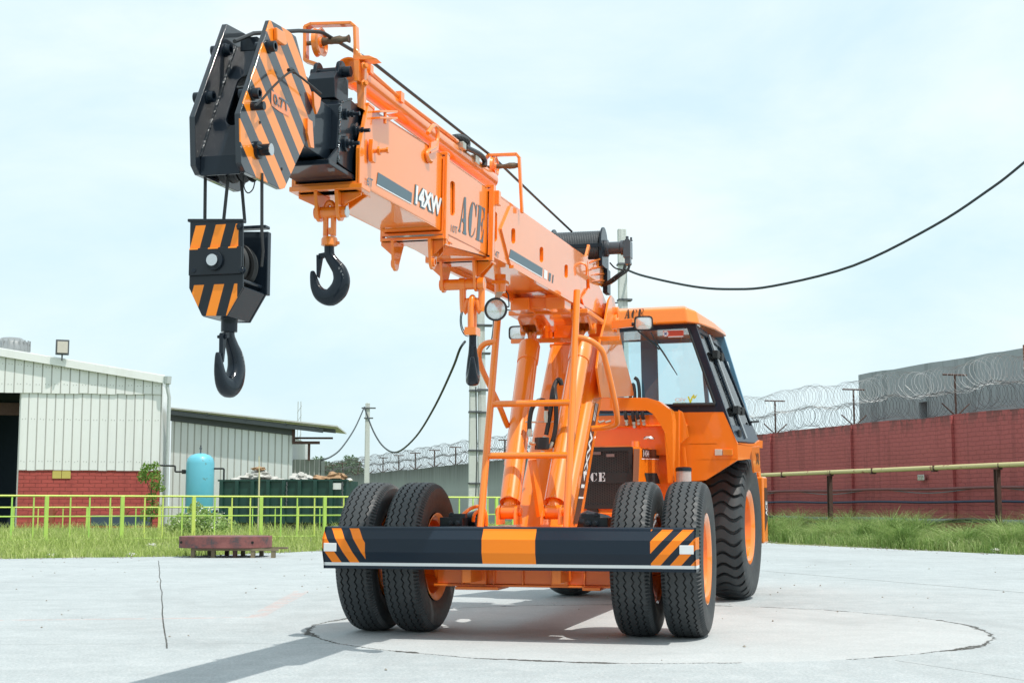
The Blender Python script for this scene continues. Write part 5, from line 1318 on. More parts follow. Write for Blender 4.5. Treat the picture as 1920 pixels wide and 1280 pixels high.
b = MB(); b.lathe([(.0225, 0), (.0225, .003)], c + V((.055, 0, 0)), (1, 0, 0), 22); b.build('pin_end', steel, nose)
for x in (-.04, .0, .04): sheave((x, c.y + .05, c.z - .02), .085, nose, .016, mat=blackm)
b = MB(); vs, fs = text_mesh('0.7T', .02); o_ = FX(512, 195, .10); place_flat(b, vs, fs, o_, FX(540, 211, .10) - o_, FX(510.5, 175, .10) - o_, (.004, 0, 0), 0); b.build('load_lettering', decal, nose, smooth=0)
b = MB(); b.add([FX(u, v, .10) + V((.0018, 0, 0)) for u, v in [(508, 170), (528, 181), (543, 205), (541, 219), (524, 210), (508, 198)]], [tuple(range(6))]); b.build('load_patch', plain('hazard_orange', (.86, .2, .02), .38, coat=.9), nose, smooth=0)
b = MB(); cc_ = [FX(u, v, .101) for u, v in [(512, 52), (528, 62), (532, 84), (528, 86), (513, 76)]]; b.prism(cc_, (.016, 0, 0)); b.build('side_marker', plain('orange_marker', (.9, .25, .01), .3, coat=.8), nose, smooth=0, bevel=.004)
b = MB(); b.prism([FX(u, v, .12) for u, v in [(588, 172), (602, 184), (600, 200), (594, 214), (590, 200)]], (-.01, 0, 0)); b.prism([FX(u, v, .11) for u, v in [(577, 222), (586, 228), (589, 278), (583, 276), (577, 250)]], (-.01, 0, 0)); b.build('orange_tab', orange, nose, smooth=0)
b = MB(); b.tube(arc([FX(u, v, .145) for u, v in [(478, 198), (490, 188), (515, 160), (545, 135), (560, 142), (585, 162), (602, 176)]], 5), .0045, 6); b.tube([FX(u, v, .14) for u, v in [(541, 132), (547, 130), (552, 136)]], .008, 6); b.tube(arc([FY(u, v, -4.80) for u, v in [(456, 330), (458, 352), (465, 362), (474, 355), (478, 340)]], 4), .0025, 5); b.build('safety_cable', ropem, nose)

def weld(p, q, par, rr=.0045, n=60):
    b = MB(); p, q = V(p), V(q); rd = random.Random(5)
    b.tube([p.lerp(q, i / n) + V((rd.uniform(-1, 1), rd.uniform(-1, 1), 0)) * .0012 for i in range(n + 1)], [rr * rd.uniform(.7, 1.4) for _ in range(n + 1)], 6); return b.build('weld_seam', weld_m, par, smooth=0)
weld(cov(-.076, 0), cov(-.076, 1), nose); weld(cov(.076, 0), cov(.076, 1), nose); weld((.119, yb + .01, 2.30), (.119, yb + .03, 2.56), nose, .005); weld((.119, yb + .03, 2.565), (.119, yb + .16, 2.617), nose, .005); weld((-.119, yb + .005, 2.30), (-.119, yb + .03, 2.56), nose, .005)
# ---------------- hooks
HP = [(625, 448, 9), (625, 466, 9), (627, 478, 9.5), (636, 491, 11), (646, 505, 13.5), (650, 523, 15.5), (644, 541, 17), (629, 553, 16.5), (612, 549, 13.5), (601, 536, 10), (596, 520, 7.5), (593, 506, 4.5), (592.5, 503, 2)]
def hook(parent, top, al, s, mat=black, name='hook', thick=.78):
    """top: F point of the shank top; plane direction at angle al from +x"""
    ca, sa = math.cos(al), math.sin(al); P = [V(((u - 625) * s * ca, (u - 625) * s * sa, -(v - 448) * s)) for u, v, r in HP]; rs = [r * s for _, _, r in HP]
    # dense path with smoothly varying radius
    Q = arc(P, 5); RS = []
    for i in range(len(rs) - 1):
        for j in range(5): RS.append(rs[i] + (rs[i + 1] - rs[i]) * j / 5)
    RS.append(rs[-1]); nrm = V((-sa, ca, 0)); n = 18; vs = []
    for i, p in enumerate(Q):
        t = (Q[min(i + 1, len(Q) - 1)] - Q[max(i - 1, 0)]).normalized(); b_ = nrm.cross(t).normalized()
        for k in range(n):
            a = 2 * math.pi * k / n; c_, s_ = math.cos(a), math.sin(a)
            c_ = math.copysign(abs(c_) ** .75, c_); s_ = math.copysign(abs(s_) ** .75, s_)
            vs.append(V(top) + p + b_ * (c_ * RS[i]) + nrm * (s_ * RS[i] * thick))
    m = len(Q); fs = [(i * n + k, i * n + (k + 1) % n, (i + 1) * n + (k + 1) % n, (i + 1) * n + k) for i in range(m - 1) for k in range(n)] + [tuple(range(n))[::-1], tuple(range((m - 1) * n, m * n))]
    b = MB(); b.add(vs, fs); o = b.build(name, mat, parent, smooth=50)
    # safety latch
    def loc(u, v, w_=0): return V(top) + V(((u - 625) * s * ca, (u - 625) * s * sa, -(v - 448) * s)) + nrm * w_
    b = MB(); pts = [loc(601, 474, -.008), loc(613, 474, -.008), loc(606, 517, -.008), loc(602, 514, -.008)]; b.prism(pts, nrm * .016); b.cyl(loc(606, 478, -.02), loc(606, 478, .02), .006, 8); b.prism([loc(606, 472, -.012), loc(620, 470, -.012), loc(620, 477, -.012), loc(606, 482, -.012)], nrm * .024); b.build('safety_latch', mat, parent, smooth=0)
    # raised forging marks round the outside of the bowl
    b = MB()
    for k in range(15):
        a = -1.9 + k * .155 if k < 8 else .55 - (k - 8) * .12
    rd = random.Random(3)
    for k in range(11):
        a = math.radians(40 - k * 11.5); u = 624 + 33 * math.cos(a); v = 526 - 36 * math.sin(a)
        for sg in (-1,):
            c = loc(u, v, sg * 12.8 * s * thick); e = .0045; q = V((-sa, ca, 0)) * (-.0022)
            r1 = V((ca * math.cos(a), sa * math.cos(a), math.sin(a))); r2 = V((-ca * math.sin(a), -sa * math.sin(a), math.cos(a)))
            b.prism([c - r1 * e - r2 * .0018, c + r1 * e - r2 * .0018, c + r1 * e + r2 * .0018, c - r1 * e + r2 * .0018], q)
            if rd.random() < .7: b.prism([c + r2 * .004 - r1 * .001, c + r1 * e + r2 * .004, c + r1 * e + r2 * .007, c + r2 * .007], q)
    b.build('forging_mark', plain('worn_edge', (.25, .26, .27), .4), parent, smooth=0)
    return o
# hook 2 under the fly mouth with its orange swivel yoke
sw = holder('swivel_hook', crane); yk = -3.79; S = .00237; z0 = 2.135
b = MB(); path = [(-.018, yk, 2.03)] + [(-.018, yk, 2.12)] + [(.018 * -math.cos(a), yk, 2.15 + .03 * math.sin(a)) for a in [i * math.pi / 8 for i in range(9)]] + [(.018, yk, 2.12), (.018, yk, 2.03)]
b.tube(path, .0125, 10); b.lathe([(.026, 0), (.036, .004), (.036, .03), (.03, .04)], (0, yk, 1.985), (0, 0, 1), 20); b.box((.012, yk, 2.05), (.022, .03, .03)); b.bolt((.034, yk, 1.998), (1, 0, 0), .007, .012); b.build('swivel_yoke', orange, sw, smooth=40)
hook(sw, (0, yk, 2.01), 0, S)
# hook 3: shackle, long link, hook seen on edge
hs = holder('shackle_hook', crane); y3 = P1[1].y + .03; zp = zq1 - .13; Sx = lambda u, v: FY(u, v, y3)
b = MB(); tp = zp
def U(pts, r): b.tube(arc(pts, 5), r, 14)
aL, aR, bC = Sx(868, 508), Sx(903, 508), Sx(886, 570)
U([(aL.x, y3, tp + .01), (aL.x, y3, tp - .10), (aL.x + .008, y3, tp - .16), (bC.x - .025, y3, bC.z + .02), (bC.x, y3, bC.z), (bC.x + .025, y3, bC.z + .02), (aR.x - .008, y3, tp - .16), (aR.x, y3, tp - .10), (aR.x, y3, tp + .01)], .020)
for q in (aL, aR): b.lathe([(.038, -.018), (.038, .018)], (q.x, y3, tp), (1, 0, 0), 20)
b.build('shackle', orange, hs, smooth=45)
b = MB(); lc = Sx(884, 590); zt = bC.z + .030; zl_ = Sx(884, 618).z
U([(bC.x - .002, y3 - .03, zl_), (bC.x - .002, y3 - .032, zt - .05), (bC.x, y3 - .02, zt - .006), (bC.x, y3, zt + .008), (bC.x, y3 + .02, zt - .006), (bC.x, y3 + .032, zt - .05), (bC.x, y3 + .03, zl_)], .018)
b.box((bC.x, y3, zl_ - .012), (.066, .10, .045)); b.bolt((bC.x - .033, y3 - .02, zl_ - .012), (-1, 0, 0), .010, .012); b.build('swivel_yoke', orange, hs, smooth=45, bevel=.003)
zz = Sx(884, 628).z
hook(hs, (bC.x + .002, y3 + .0, zz), math.pi / 2 + .25, (zz - Sx(884, 724).z) / (570 - 448) * 1.0, thick=1.0)
# hook block 1
hbk = holder('hook_block', crane); yf, yr_ = -4.87, -4.67
plx = [(356, 415), (455, 415), (455, 538), (424, 592), (378, 592), (354, 540)]
pp = [FY(u, v, yf) for u, v in plx]
cx0 = sum(p.x for p in pp[:2]) / 2; cpin = FY(405, 490, yf)
b = MB(); b.prism(pp, (0, .012, 0))
b.prism([FY(u, v, yf - .002) for u, v in [(351, 410), (456, 410), (456, 416), (351, 416)]], (0, .03, 0)); b.box((cpin.x, yf - .006, cpin.z), (.205, .012, .10)); b.build('side_plate', block_m, hbk, smooth=0, bevel=.003)
b = MB(); b.prism([V((p.x, yr_, p.z)) for p in pp], (0, .012, 0)); b.span((pp[0].x - .01, yr_ - .02, pp[0].z), (pp[1].x + .01, yr_ + .022, pp[0].z + .012)); b.span((pp[1].x - .004, yr_, pp[2].z), (pp[1].x + .012, yr_ + .03, pp[1].z)); b.build('side_plate', black, hbk, smooth=0, bevel=.003)
b = MB(); b.span((pp[4].x, yf + .012, pp[4].z), (pp[3].x, yr_, pp[4].z + .012)); b.prism([pp[2] + V((0, .012, 0)), pp[3] + V((0, .012, 0)), pp[3] + V((-.006, .012, .006)), pp[2] + V((-.006, .012, .006))], (0, .18, 0))
b.cyl((pp[1].x - .015, yf + .01, pp[2].z + .03), (pp[1].x - .015, yr_, pp[2].z + .03), .008, 8); b.cyl((pp[0].x + .015, yf + .01, pp[2].z + .03), (pp[0].x + .015, yr_, pp[2].z + .03), .008, 8); b.span((pp[4].x, yf + .012, pp[4].z - .0), (pp[3].x, yf + .03, pp[4].z + .05))
b.lathe([(.035, 0), (.035, .012), (.022, .014), (.022, .02)], (cpin.x, yf - .012, cpin.z), (0, -1, 0), 24); b.cyl((cpin.x, yf, cpin.z), (cpin.x, yr_, cpin.z), .03, 18)
for u, v in ((366, 508), (455, 507), (450, 425)): b.bolt(FY(u, v, yf), (0, -1, 0), .010, .014)
b.build('block_frame', black, hbk, smooth=30, bevel=.002)
b = MB(); b.lathe([(.0215, 0), (.0215, .004)], (cpin.x, yf - .032, cpin.z), (0, -1, 0), 24); b.build('pin_end', steel, hbk)
for y in (-4.815, -4.735): sheave((cpin.x + .005, y, cpin.z + .0), .092, hbk, .018, ax=(0, 1, 0), mat=blackm)
b = MB(); nz = FY(430, 597, -4.77); b.lathe([(.034, 0), (.03, -.02), (.03, -.06)], (nz.x, -4.77, nz.z + .01), (0, 0, 1), 18); b.build('hook_shank', black, hbk)
hz_ = (nz.z - FY(430, 746, -4.77).z) / (570 - 448)
hook(hbk, (nz.x, -4.77, nz.z), R(86), hz_)
b = MB()
for ut, vt, ub, vb, y in ((385, 322, 384, 418, -4.82), (428, 330, 419, 416, -4.82), (452, 335, 459, 416, -4.74), (491, 325, 491, 440, -4.74)):
    b.tube([FY(ut, vt, y), FY(ub, vb, y)], .0065, 8)
for y, x0, x1 in ((-4.82, 384, 419), (-4.74, 459, 491)): pass
b.tube([FY(491, 440, -4.74), FY(493, 470, -4.74), FY(490, 500, -4.74)], .0065, 8); b.build('reeving_rope', ropem, hbk)

# ---------------- lamps
def lamp_round():
    c = FY(930, 580, -1.0); r = .068; h_ = holder('work_lamp', boom)
    ax = V((-.05, -1, -.03)).normalized()
    b = MB(); b.lathe([(0, -.07), (.03, -.07), (.055, -.045), (r + .004, -.01), (r + .006, .012), (r - .003, .014), (r - .004, .004)], c, ax, 32, cap=False); b.build('housing', blackm, h_)
    b = MB(); b.lathe([(r - .003, .006), (r * .7, .013), (r * .3, .017), (0, .018)], c, ax, 32, cap=False); b.build('lamp_lens', lens, h_)
    b = MB(); t = FY(938, 545, -1.0); b.prism([c + V((-.012, 0, r)), c + V((.024, 0, r)), t + V((.022, 0, 0)), t + V((-.022, 0, .01)), ], (0, .008, 0)); b.cyl(t, t + V((0, 0, .06)), .012, 8); b.build('bracket', zinc, h_)
    b = MB(); b.tube(arc([FY(u, v, -.98) for u, v in [(944, 543), (952, 550), (954, 565), (954, 575), (950, 574)]], 4), .004, 6); b.build('lamp_cable', blackm, h_)
    b = MB(); b.cyl(FY(938, 515, -1.0), FY(938, 548, -1.0), .035, 16); b.box(FY(938, 530, -1.0), (.09, .09, .02)); b.build('lamp_mount', orange, h_)
lamp_round()
def lamp_rect(u, v, flipx, arm):
    c = FY(u, v, 1.55); h_ = holder('head_lamp', crane); b = MB(); w_, hh, d = .070, .054, .07
    def rr_(k, y): return [V((c.x + k * w_ * math.copysign(abs(math.cos(a)) ** .45, math.cos(a)), c.y + y, c.z + k * hh * math.copysign(abs(math.sin(a)) ** .45, math.sin(a)))) for a in [i * 2 * math.pi / 28 for i in range(28)]]
    secs = [rr_(.55, d), rr_(.85, d * .6), rr_(1.05, 0), rr_(1.08, -.01), rr_(.93, -.012), rr_(.92, -.004)]; vs = [p for s_ in secs for p in s_]
    b.add(vs, [(i * 28 + k, i * 28 + (k + 1) % 28, (i + 1) * 28 + (k + 1) % 28, (i + 1) * 28 + k) for i in range(5) for k in range(28)] + [tuple(range(28))]); b.build('housing', blackm, h_)
    b = MB(); s1, s2 = rr_(.93, -.006), rr_(.5, -.014); b.add(s1 + s2 + [c + V((0, -.016, 0))], [(k, (k + 1) % 28, 28 + (k + 1) % 28, 28 + k) for k in range(28)] + [(28 + k, 28 + (k + 1) % 28, 56) for k in range(28)]); b.build('lamp_lens', lens, h_)
    b = MB(); b.prism([FY(a, q, 1.58) for a, q in arm], (0, .045, 0)); b.build('bracket', orange, h_, smooth=0, bevel=.003)
    b = MB(); b.cyl(c + V((-.06 * flipx, .03, 0)), c + V((-.10 * flipx, .03, 0)), .014, 8); b.build('swivel', blackm, h_)
lamp_rect(1207, 606, 1, [(1147, 601), (1186, 597), (1186, 612), (1147, 616)]); lamp_rect(971, 624, -1, [(988, 612), (1040, 606), (1040, 620), (988, 626)])

# ================================================================== rear body (coordinates in B, converted)
def mapB(b): b.v = [tuple(bf(p)) for p in b.v]; return b
def BYp(px, y): return [BY(u, v, y) for u, v in px]
# body hull
hull = MB(); hull.span((-.62, -.86, .62), (.62, 1.5, 1.66)); hull.span((-.45, -1.7, .55), (.45, -.8, .80)); 
hull.span((-.60, -.93, 1.40), (.62, -.86, 1.555)); hull.span((-.60, -1.00, 1.55), (.63, -.86, 1.565)); hull.span((-.62, .6, .62), (.5, 2.0, 1.45))
hull = mapB(hull).build('rear_body', orange_b, crane, smooth=0, bevel=.008)
b = MB()
for (x, z) in ((.33, 1.62), (.42, 1.62), (.50, 1.62), (.55, 1.62), (.1, 1.60)): pass
for k, x in enumerate((.20, .27, .34, .41, .48, .54)): b.bolt((x, -.94, 1.568), (0, 0, 1), .008, .008)
mapB(b).build('bolt', orange_b, hull, smooth=0)
# arch plate
ar = [(1120, 745), (1184, 745), (1213, 745.5), (1236, 752), (1258, 769), (1262, 790), (1260, 863), (1256.6, 828), (1246, 810), (1236, 792), (1224, 776), (1213, 769), (1120, 769)]
b = MB(); b.prism(BYp(ar, -1.25), (0, .10, 0)); b.prism(BYp([(1246, 810), (1262, 812), (1262, 905), (1252, 905)], -1.25), (0, .05, 0)); mapB(b).build('arch_guard', orange, hull, smooth=20, bevel=.003)
b = MB(); b.prism(BYp([(1260, 771), (1273, 771), (1273, 900), (1260, 905)], -1.05), (0, .03, 0)); b.prism(BYp([(1272, 768), (1280, 772), (1288, 800), (1291, 818), (1275, 832), (1272, 895), (1266, 895)], -1.03), (0, .012, 0)); b.prism(BYp([(1278, 838), (1284, 838), (1288, 875), (1283, 875)], -1.0), (0, .012, 0)); mapB(b).build('hose_guard', orange, hull, smooth=20, bevel=.002)
# hoses with fittings
for k, (u, v0, v1) in enumerate(((1172, 768, 795), (1186, 766, 800), (1194, 768, 794), (1204, 766, 795))):
    b = MB(); b.tube(arc([BY(u, v0 - 4, -1.0), BY(u + 1, (v0 + v1) / 2, -1.02), BY(u + 3, v1 - 10, -1.0)], 4), .017, 8); mapB(b).build('hydraulic_hose', hose_m, hull)
    b = MB(); b.tube([BY(u + 2, v1 - 14, -1.01), BY(u + 3, v1 - 5, -1.0)], [.014, .018], 6); b.lathe([(.014, 0), (.014, .03)], BY(u + 5, v1, -1.0), (0, -1, 0), 8); b.tube([BY(u + 3, v1 - 6, -1.0), BY(u + 4, v1 + 1, -1.0)], .011, 6); mapB(b).build('hose_fitting', zinc, hull)
b = MB(); c = BY(1130, 792, -1.0)
for d in (-.08, -.03, .03): b.tube([c + V((d, 0, 0)), c + V((d + .05, 0, .012))], .013, 6)
mapB(b).build('hose_fitting', zinc, hull)
b = MB(); c = BY(1184, 720, -.97); b.tube(arc([BY(1190, 765, -.98), BY(1190, 735, -.98), BY(1187, 720, -.98), BY(1183, 735, -.98), BY(1181, 762, -.98)], 4), .016, 8); b.tube(arc([BY(1199, 765, -.98), BY(1199, 735, -.98), BY(1196, 714, -.98), BY(1190, 708, -.98)], 4), .016, 8); mapB(b).build('hydraulic_hose', hose_m, hull)
# bonnet
b = MB(); n = 6; rr = .05
pf = [(-.30, .80)] + [(-.30 + rr - rr * math.cos(a), 1.36 - rr + rr * math.sin(a)) for a in [i * math.pi / 2 / n for i in range(n + 1)]] + [(.33 - rr + rr * math.sin(a), 1.36 - rr + rr * math.cos(a)) for a in [i * math.pi / 2 / n for i in range(n + 1)]] + [(.33, .80)]
b.prism([(x, -1.58, z) for x, z in pf], (0, .9, 0)); b.span((-.45, -1.55, .62), (.52, -1.2, .80))
bon = mapB(b).build('bonnet', orange, crane, smooth=35, bevel=.003)
b = MB(); fr = .035
x0, x1, z0_, z1_ = -.26, .315, .83, 1.35
for a in ((x0, x1, z1_ - fr, z1_), (x0, x1, z0_, z0_ + fr), (x0, x0 + fr, z0_ + fr, z1_ - fr), (x1 - fr, x1, z0_ + fr, z1_ - fr)): b.span((a[0], -1.605, a[2]), (a[1], -1.58, a[3]))
b.span((x0, -1.6, 1.09 - .045), (x1 - fr, -1.588, 1.09 + .045)); b.bolt((x1 - .017, -1.606, 1.18), (0, -1, 0), .009, .006)
gf = mapB(b).build('grille_frame', blackm, bon, smooth=0, bevel=.004)
b = MB(); b.quad((x0, -1.59, z0_), (x1, -1.59, z0_), (x1, -1.59, z1_), (x0, -1.59, z1_)); mapB(b).build('grille', grille_m, bon, smooth=0)
b = MB(); o_ = BY(1098, 902.5, -1.612); stencil(b, 'ACE', o_ - V((.03, 0, 0)), BY(1135, 902, -1.612) - o_ + V((.03, 0, 0)), BY(1098, 886, -1.612) - o_, (0, 0, 0), gap=.25); mapB(b).build('grille_lettering', plain('chrome_letter', (.75, .75, .77), .3, .5), bon, smooth=0)
b = MB()
for q in ((0.0, 1.30), (.12, 1.28)): b.box((q[0], -1.6, q[1]), (.07, .006, .025))
mapB(b).build('label_plate', plain('faded_label', (.22, .16, .15), .6), bon, smooth=0)
def BXp(px, x): return [BX(u, v, x) for u, v in px]
b = MB()
b.add([p + V((.002, 0, 0)) for p in BXp([(1204, 841), (1242, 843), (1242, 859), (1204, 858)], .33)], [(0, 1, 2, 3)], 0)
b.add([p + V((.002, 0, 0)) for p in BXp([(1203, 859), (1242, 860), (1242, 861.3), (1203, 860.5)], .33)], [(0, 1, 2, 3)], 1)
vs, fs = text_mesh('1404', .02); o_ = BX(1205.5, 856, .33); place_flat(b, vs, fs, o_, BX(1216, 856.5, .33) - o_, BX(1205.5, 843, .33) - o_, (.005, 0, 0), 1)
b.add([p + V((.003, 0, 0)) for p in BXp([(1188, 841), (1199, 841), (1196.5, 902), (1186, 902)], .33)], [(0, 1, 2, 3)], 2)
b.add([p + V((.003, 0, 0)) for p in BXp([(1208, 886), (1231, 886.5), (1238, 906), (1213, 906)], .33)], [(0, 1, 2, 3)], 3)
b.add([p + V((.003, 0, 0)) for p in BXp([(1238, 862), (1242, 862), (1243, 894), (1240, 894)], .33)], [(0, 1, 2, 3)], 4)
mapB(b).build('bonnet_decal', [decal_b, white, plain('brown_strip', (.22, .09, .05), .5), dark, plain('yellow_label', (.85, .55, .03), .5)], bon, smooth=0)
b = MB(); b.cyl((.25, -1.3, 1.355), (.25, -1.3, 1.41), .035, 14); mapB(b).build('filler_neck', orange, bon)
b = MB(); c = BY(1217, 822, -1.3); b.lathe([(.0, .022), (.04, .018), (.052, .004), (.05, -.006)], c, (0, 0, 1), 20); mapB(b).build('filler_cap', steel, bon)
b = MB(); c = BY(1110, 960, -1.6); b.lathe([(.055, 0), (.055, -.3)], c + V((.0, .0, 0)), (0, -1, 0), 20); b.box(c + V((.35, .05, .02)), (.3, .1, .12)); mapB(b).build('front_pipe', blackm, bon)
# air cleaner
c = BY(1282, 893, -1.25); af = holder('air_cleaner', hull) if False else None
b = MB(); b.lathe([(.066, -.09), (.066, .045)], c, (0, 0, 1), 28); ac = mapB(b).build('air_cleaner', plain('smoky_bowl', (.45, .36, .33), .25, coat=1, vary=.3, scale=20), crane)
b = MB(); b.lathe([(.07, .045), (.07, .06), (.067, .075), (.05, .082), (0, .084)], c, (0, 0, 1), 28); b.lathe([(.071, -.10), (.071, -.07)], c, (0, 0, 1), 28); mapB(b).build('air_cleaner_lid', black, ac)

# ---------------- cab
cab = holder('cab', crane); YC = -.95
pan = [(1262, 768), (1357, 772), (1383, 832), (1383, 862), (1323, 900), (1280, 902), (1262, 902)]
pl = BYp(pan, YC)
b = MB(); b.prism(pl, (0, .03, 0)); b.prism([V((-.58, YC + .006, 1.66)), V((.50, YC + .006, 1.66)), V((.50, YC + .006, 1.30)), V((-.58, YC + .006, 1.30))], (0, .03, 0))
# floor, lower side and fender over the rear tyre
X1 = pl[2].x
side_low = [V((X1, YC, pl[2].z)), V((X1, YC, pl[3].z))] + [V((X1, -.0 + .80 * math.cos(a) * -1, .66 + .80 * math.sin(a))) for a in [R(50), R(60), R(72), R(85), R(95)]] + [V((X1, .05, pl[2].z))]
b.prism(side_low, (-.02, 0, 0)); b.span((.5, YC, 1.385), (X1 - .03, -.02, 1.40))
b.prism([V((X1, YC, pl[3].z)), V((X1, -.80 * math.cos(R(50)), .66 + .80 * math.sin(R(50)))), V((.6, -.80 * math.cos(R(50)), .66 + .80 * math.sin(R(50)))), V((.6, YC, pl[3].z))], (0, 0, .012))
cb = mapB(b).build('cab_body', orange_b, cab, smooth=20, bevel=.004)
# upper frame corner points
FTL, FTR = V((-.12, YC, 2.455)), V((.70, YC, 2.455)); FBR = V((.945, YC, 1.672)); FBL = V((-.12, YC, 1.68)); SBR = V((1.055, YC, 1.41))
YR_ = -.02; RTR = V((.72, -.16, 2.40)); RBR = V((1.055, YR_, 1.43)); RTL = V((-.12, -.16, 2.42)); RBL = V((-.12, YR_, 1.50))
def beam(b, p, q, w_, d, out=V((0, -1, 0)), mat=0):
    p, q = V(p), V(q); dr = (q - p).normalized(); s_ = dr.cross(out).normalized() * w_ / 2; o2 = out.normalized() * d
    b.prism([p - s_, q - s_, q + s_, p + s_], o2)
# windshield frame as plate with hole
outer = BYp([(1160, 609), (1303, 604), (1358, 772), (1160, 772)], YC - .002); outer[0].x = outer[3].x = -.58
inner = BYp([(1170, 622), (1288, 615), (1337, 756), (1190, 757)], YC - .002); inner[0].x = -.5; inner[3].x = -.5
b = MB(); b.prism(outer, (0, .05, 0), holes=[inner]); mapB(b).build('windscreen_frame', navy, cab, smooth=20, bevel=.003)
b = MB(); mg = [V((p.x, YC + .02, p.z)) for p in inner]; mg = [p + (sum(mg, V()) / 4 - p) * -.02 for p in mg]; b.prism(mg, (0, .006, 0)); ws = mapB(b).build('windscreen', glass, cab, smooth=0)
b = MB(); b.tube([BY(1262, 758.5, YC - .02), BY(1341, 757.5, YC - .02)], .016, 8); b.tube([BY(1291, 617, YC - .01), BY(1341, 757, YC - .01)], .010, 8); b.bolt(BY(1309, 763, YC - .01), (0, -1, 0), .008, .006); mapB(b).build('window_seal', blackm, cab)
# side door (inclined)
D0, D1, D2, D3 = V((.705, YC, 2.45)), V((1.055, YC, 1.41)), V((1.055, YR_, 1.43)), V((.72, -.16, 2.38))
nrm = (D1 - D0).cross(D2 - D1).normalized(); nrm = nrm if nrm.x > 0 else -nrm
def dq(a, t): return (D0.lerp(D1, t)).lerp(D3.lerp(D2, t), a)     # a: front->rear, t: top->bottom
b = MB(); h1_ = [dq(.05, .055), dq(.05, .86), dq(.42, .86), dq(.44, .055)]; h2_ = [dq(.50, .055), dq(.47, .83), dq(.95, .83), dq(.95, .075)]
b.prism([D0, D1, D2, D3], -nrm * .03, holes=[h1_, h2_]); dr_ = mapB(b).build('cab_door', navy, crane, smooth=0, bevel=.003)
b = MB(); b.prism([p - nrm * .012 for p in h1_], -nrm * .005); b.prism([p - nrm * .012 for p in h2_], -nrm * .005); mapB(b).build('door_glass', glass, dr_, smooth=0)
for t in (.22, .72):
    b = MB()
    for a in (.40, .58): b.box(dq(a, t) + nrm * .02, (.05, .09, .07))
    b.tube([dq(.38, t) + nrm * .03, dq(.62, t) + nrm * .03], .012, 6); mapB(b).build('door_hinge', blackm, dr_, smooth=0, bevel=.004)
b = MB(); b.tube([dq(.93, .80) + nrm * .01, dq(1.08, .80) + nrm * .05], .012, 6); mapB(b).build('door_catch', blackm, dr_, smooth=0)
b = MB(); b.box(dq(.2, .93) + nrm * .01, (.02, .08, .06)); mapB(b).build('door_handle', blackm, dr_, smooth=0, bevel=.004)
b = MB(); b.tube([dq(.46, .03) + nrm * .012, dq(.42, .97) + nrm * .012], .010, 8); mapB(b).build('door_strip', plain('aluminium_strip', (.45, .46, .47), .35, .8), dr_)
# rear wall with two windows, left wall, floor seat
rw = [V((-.6, .0, 1.45)), V((1.05, .0, 1.45)), V((.72, -.12, 2.44)), V((-.6, -.12, 2.44))]
def rwp(u, v): return BY(u, v, -.06)
w1 = [rwp(1231, 644), rwp(1312, 641), rwp(1322, 757), rwp(1234, 757)]; w2 = [rwp(1168, 641), rwp(1201, 640), rwp(1204, 757), rwp(1168, 757)]
yr2 = -.06; rw = [V((p.x, yr2, p.z)) for p in rw]; rw[1].x = 1.03; rw[2].x = .74
def rwe(z, d): return V((1.03 - (z - 1.45) * .293 - d, yr2, z))
w3 = [V((w1[2].x + .05, yr2, 1.66)), rwe(1.66, .035), rwe(2.2, .035), V((min(w1[1].x + .05, rwe(2.2, .06).x), yr2, 2.2))]
b = MB(); b.prism(rw, (0, .03, 0), holes=[w1, w2, w3]); b.span((-.62, -.9, 1.45), (-.58, -.06, 1.7)); b.span((-.62, YC + .06, 2.38), (-.58, -.06, 2.45)); b.span((-.6, -.9, 1.36), (1.0, -.06, 1.40)); mapB(b).build('rear_frame', plain('slate_blue_trim', (.10, .24, .36), .5), cab, smooth=0)
b = MB(); b.prism([p + V((0, .01, 0)) for p in w1], (0, .005, 0)); b.prism([p + V((0, .01, 0)) for p in w2], (0, .005, 0)); mapB(b).build('rear_window', glass, cab, smooth=0)
b = MB(); b.span((.25, -.42, 1.42), (.65, -.15, 1.54)); b.span((.27, -.20, 1.5), (.63, -.12, 1.60)); mapB(b).build('operator_seat', blackm, cab, smooth=0, bevel=.03, seg=3)
# roof
def RP(x, y, z): return V((x, y, z))
rf0 = [RP(-.64, -1.03, 2.462), RP(.66, -1.03, 2.458), RP(.74, -.96, 2.45), RP(.79, -.55, 2.44), RP(.78, -.10, 2.43), RP(.70, .02, 2.43), RP(-.64, .02, 2.43)]
rf1 = [RP(-.64, -1.00, 2.60), RP(.63, -1.00, 2.592), RP(.71, -.94, 2.565), RP(.77, -.55, 2.51), RP(.76, -.12, 2.48), RP(.69, .0, 2.47), RP(-.64, .0, 2.50)]
rf2 = [RP(-.62, -.92, 2.635), RP(.60, -.92, 2.622), RP(.64, -.88, 2.605), RP(.69, -.55, 2.56), RP(.68, -.16, 2.53), RP(.64, -.06, 2.52), RP(-.62, -.06, 2.55)]
b = MB(); n = 7; b.add(rf0 + rf1 + rf2, [(i, (i + 1) % n, n + (i + 1) % n, n + i) for i in range(n)] + [(n + i, n + (i + 1) % n, 2 * n + (i + 1) % n, 2 * n + i) for i in range(n)] + [tuple(range(n))[::-1], tuple(range(2 * n, 3 * n))])
rfo = mapB(b).build('cab_roof', orange, cab, smooth=20, bevel=.016, seg=3)
b = MB(); o_ = BY(1170, 597, -1.034); stencil(b, 'ACE', o_, BY(1205, 595.5, -1.034) - o_, BY(1171, 579.5, -1.034) - o_, (0, 0, 0), gap=.2); b.v = [(x, y + (z - 2.46) * .23 - .004, z) for x, y, z in b.v]; mapB(b).build('roof_lettering', decal_b, cab, smooth=0)
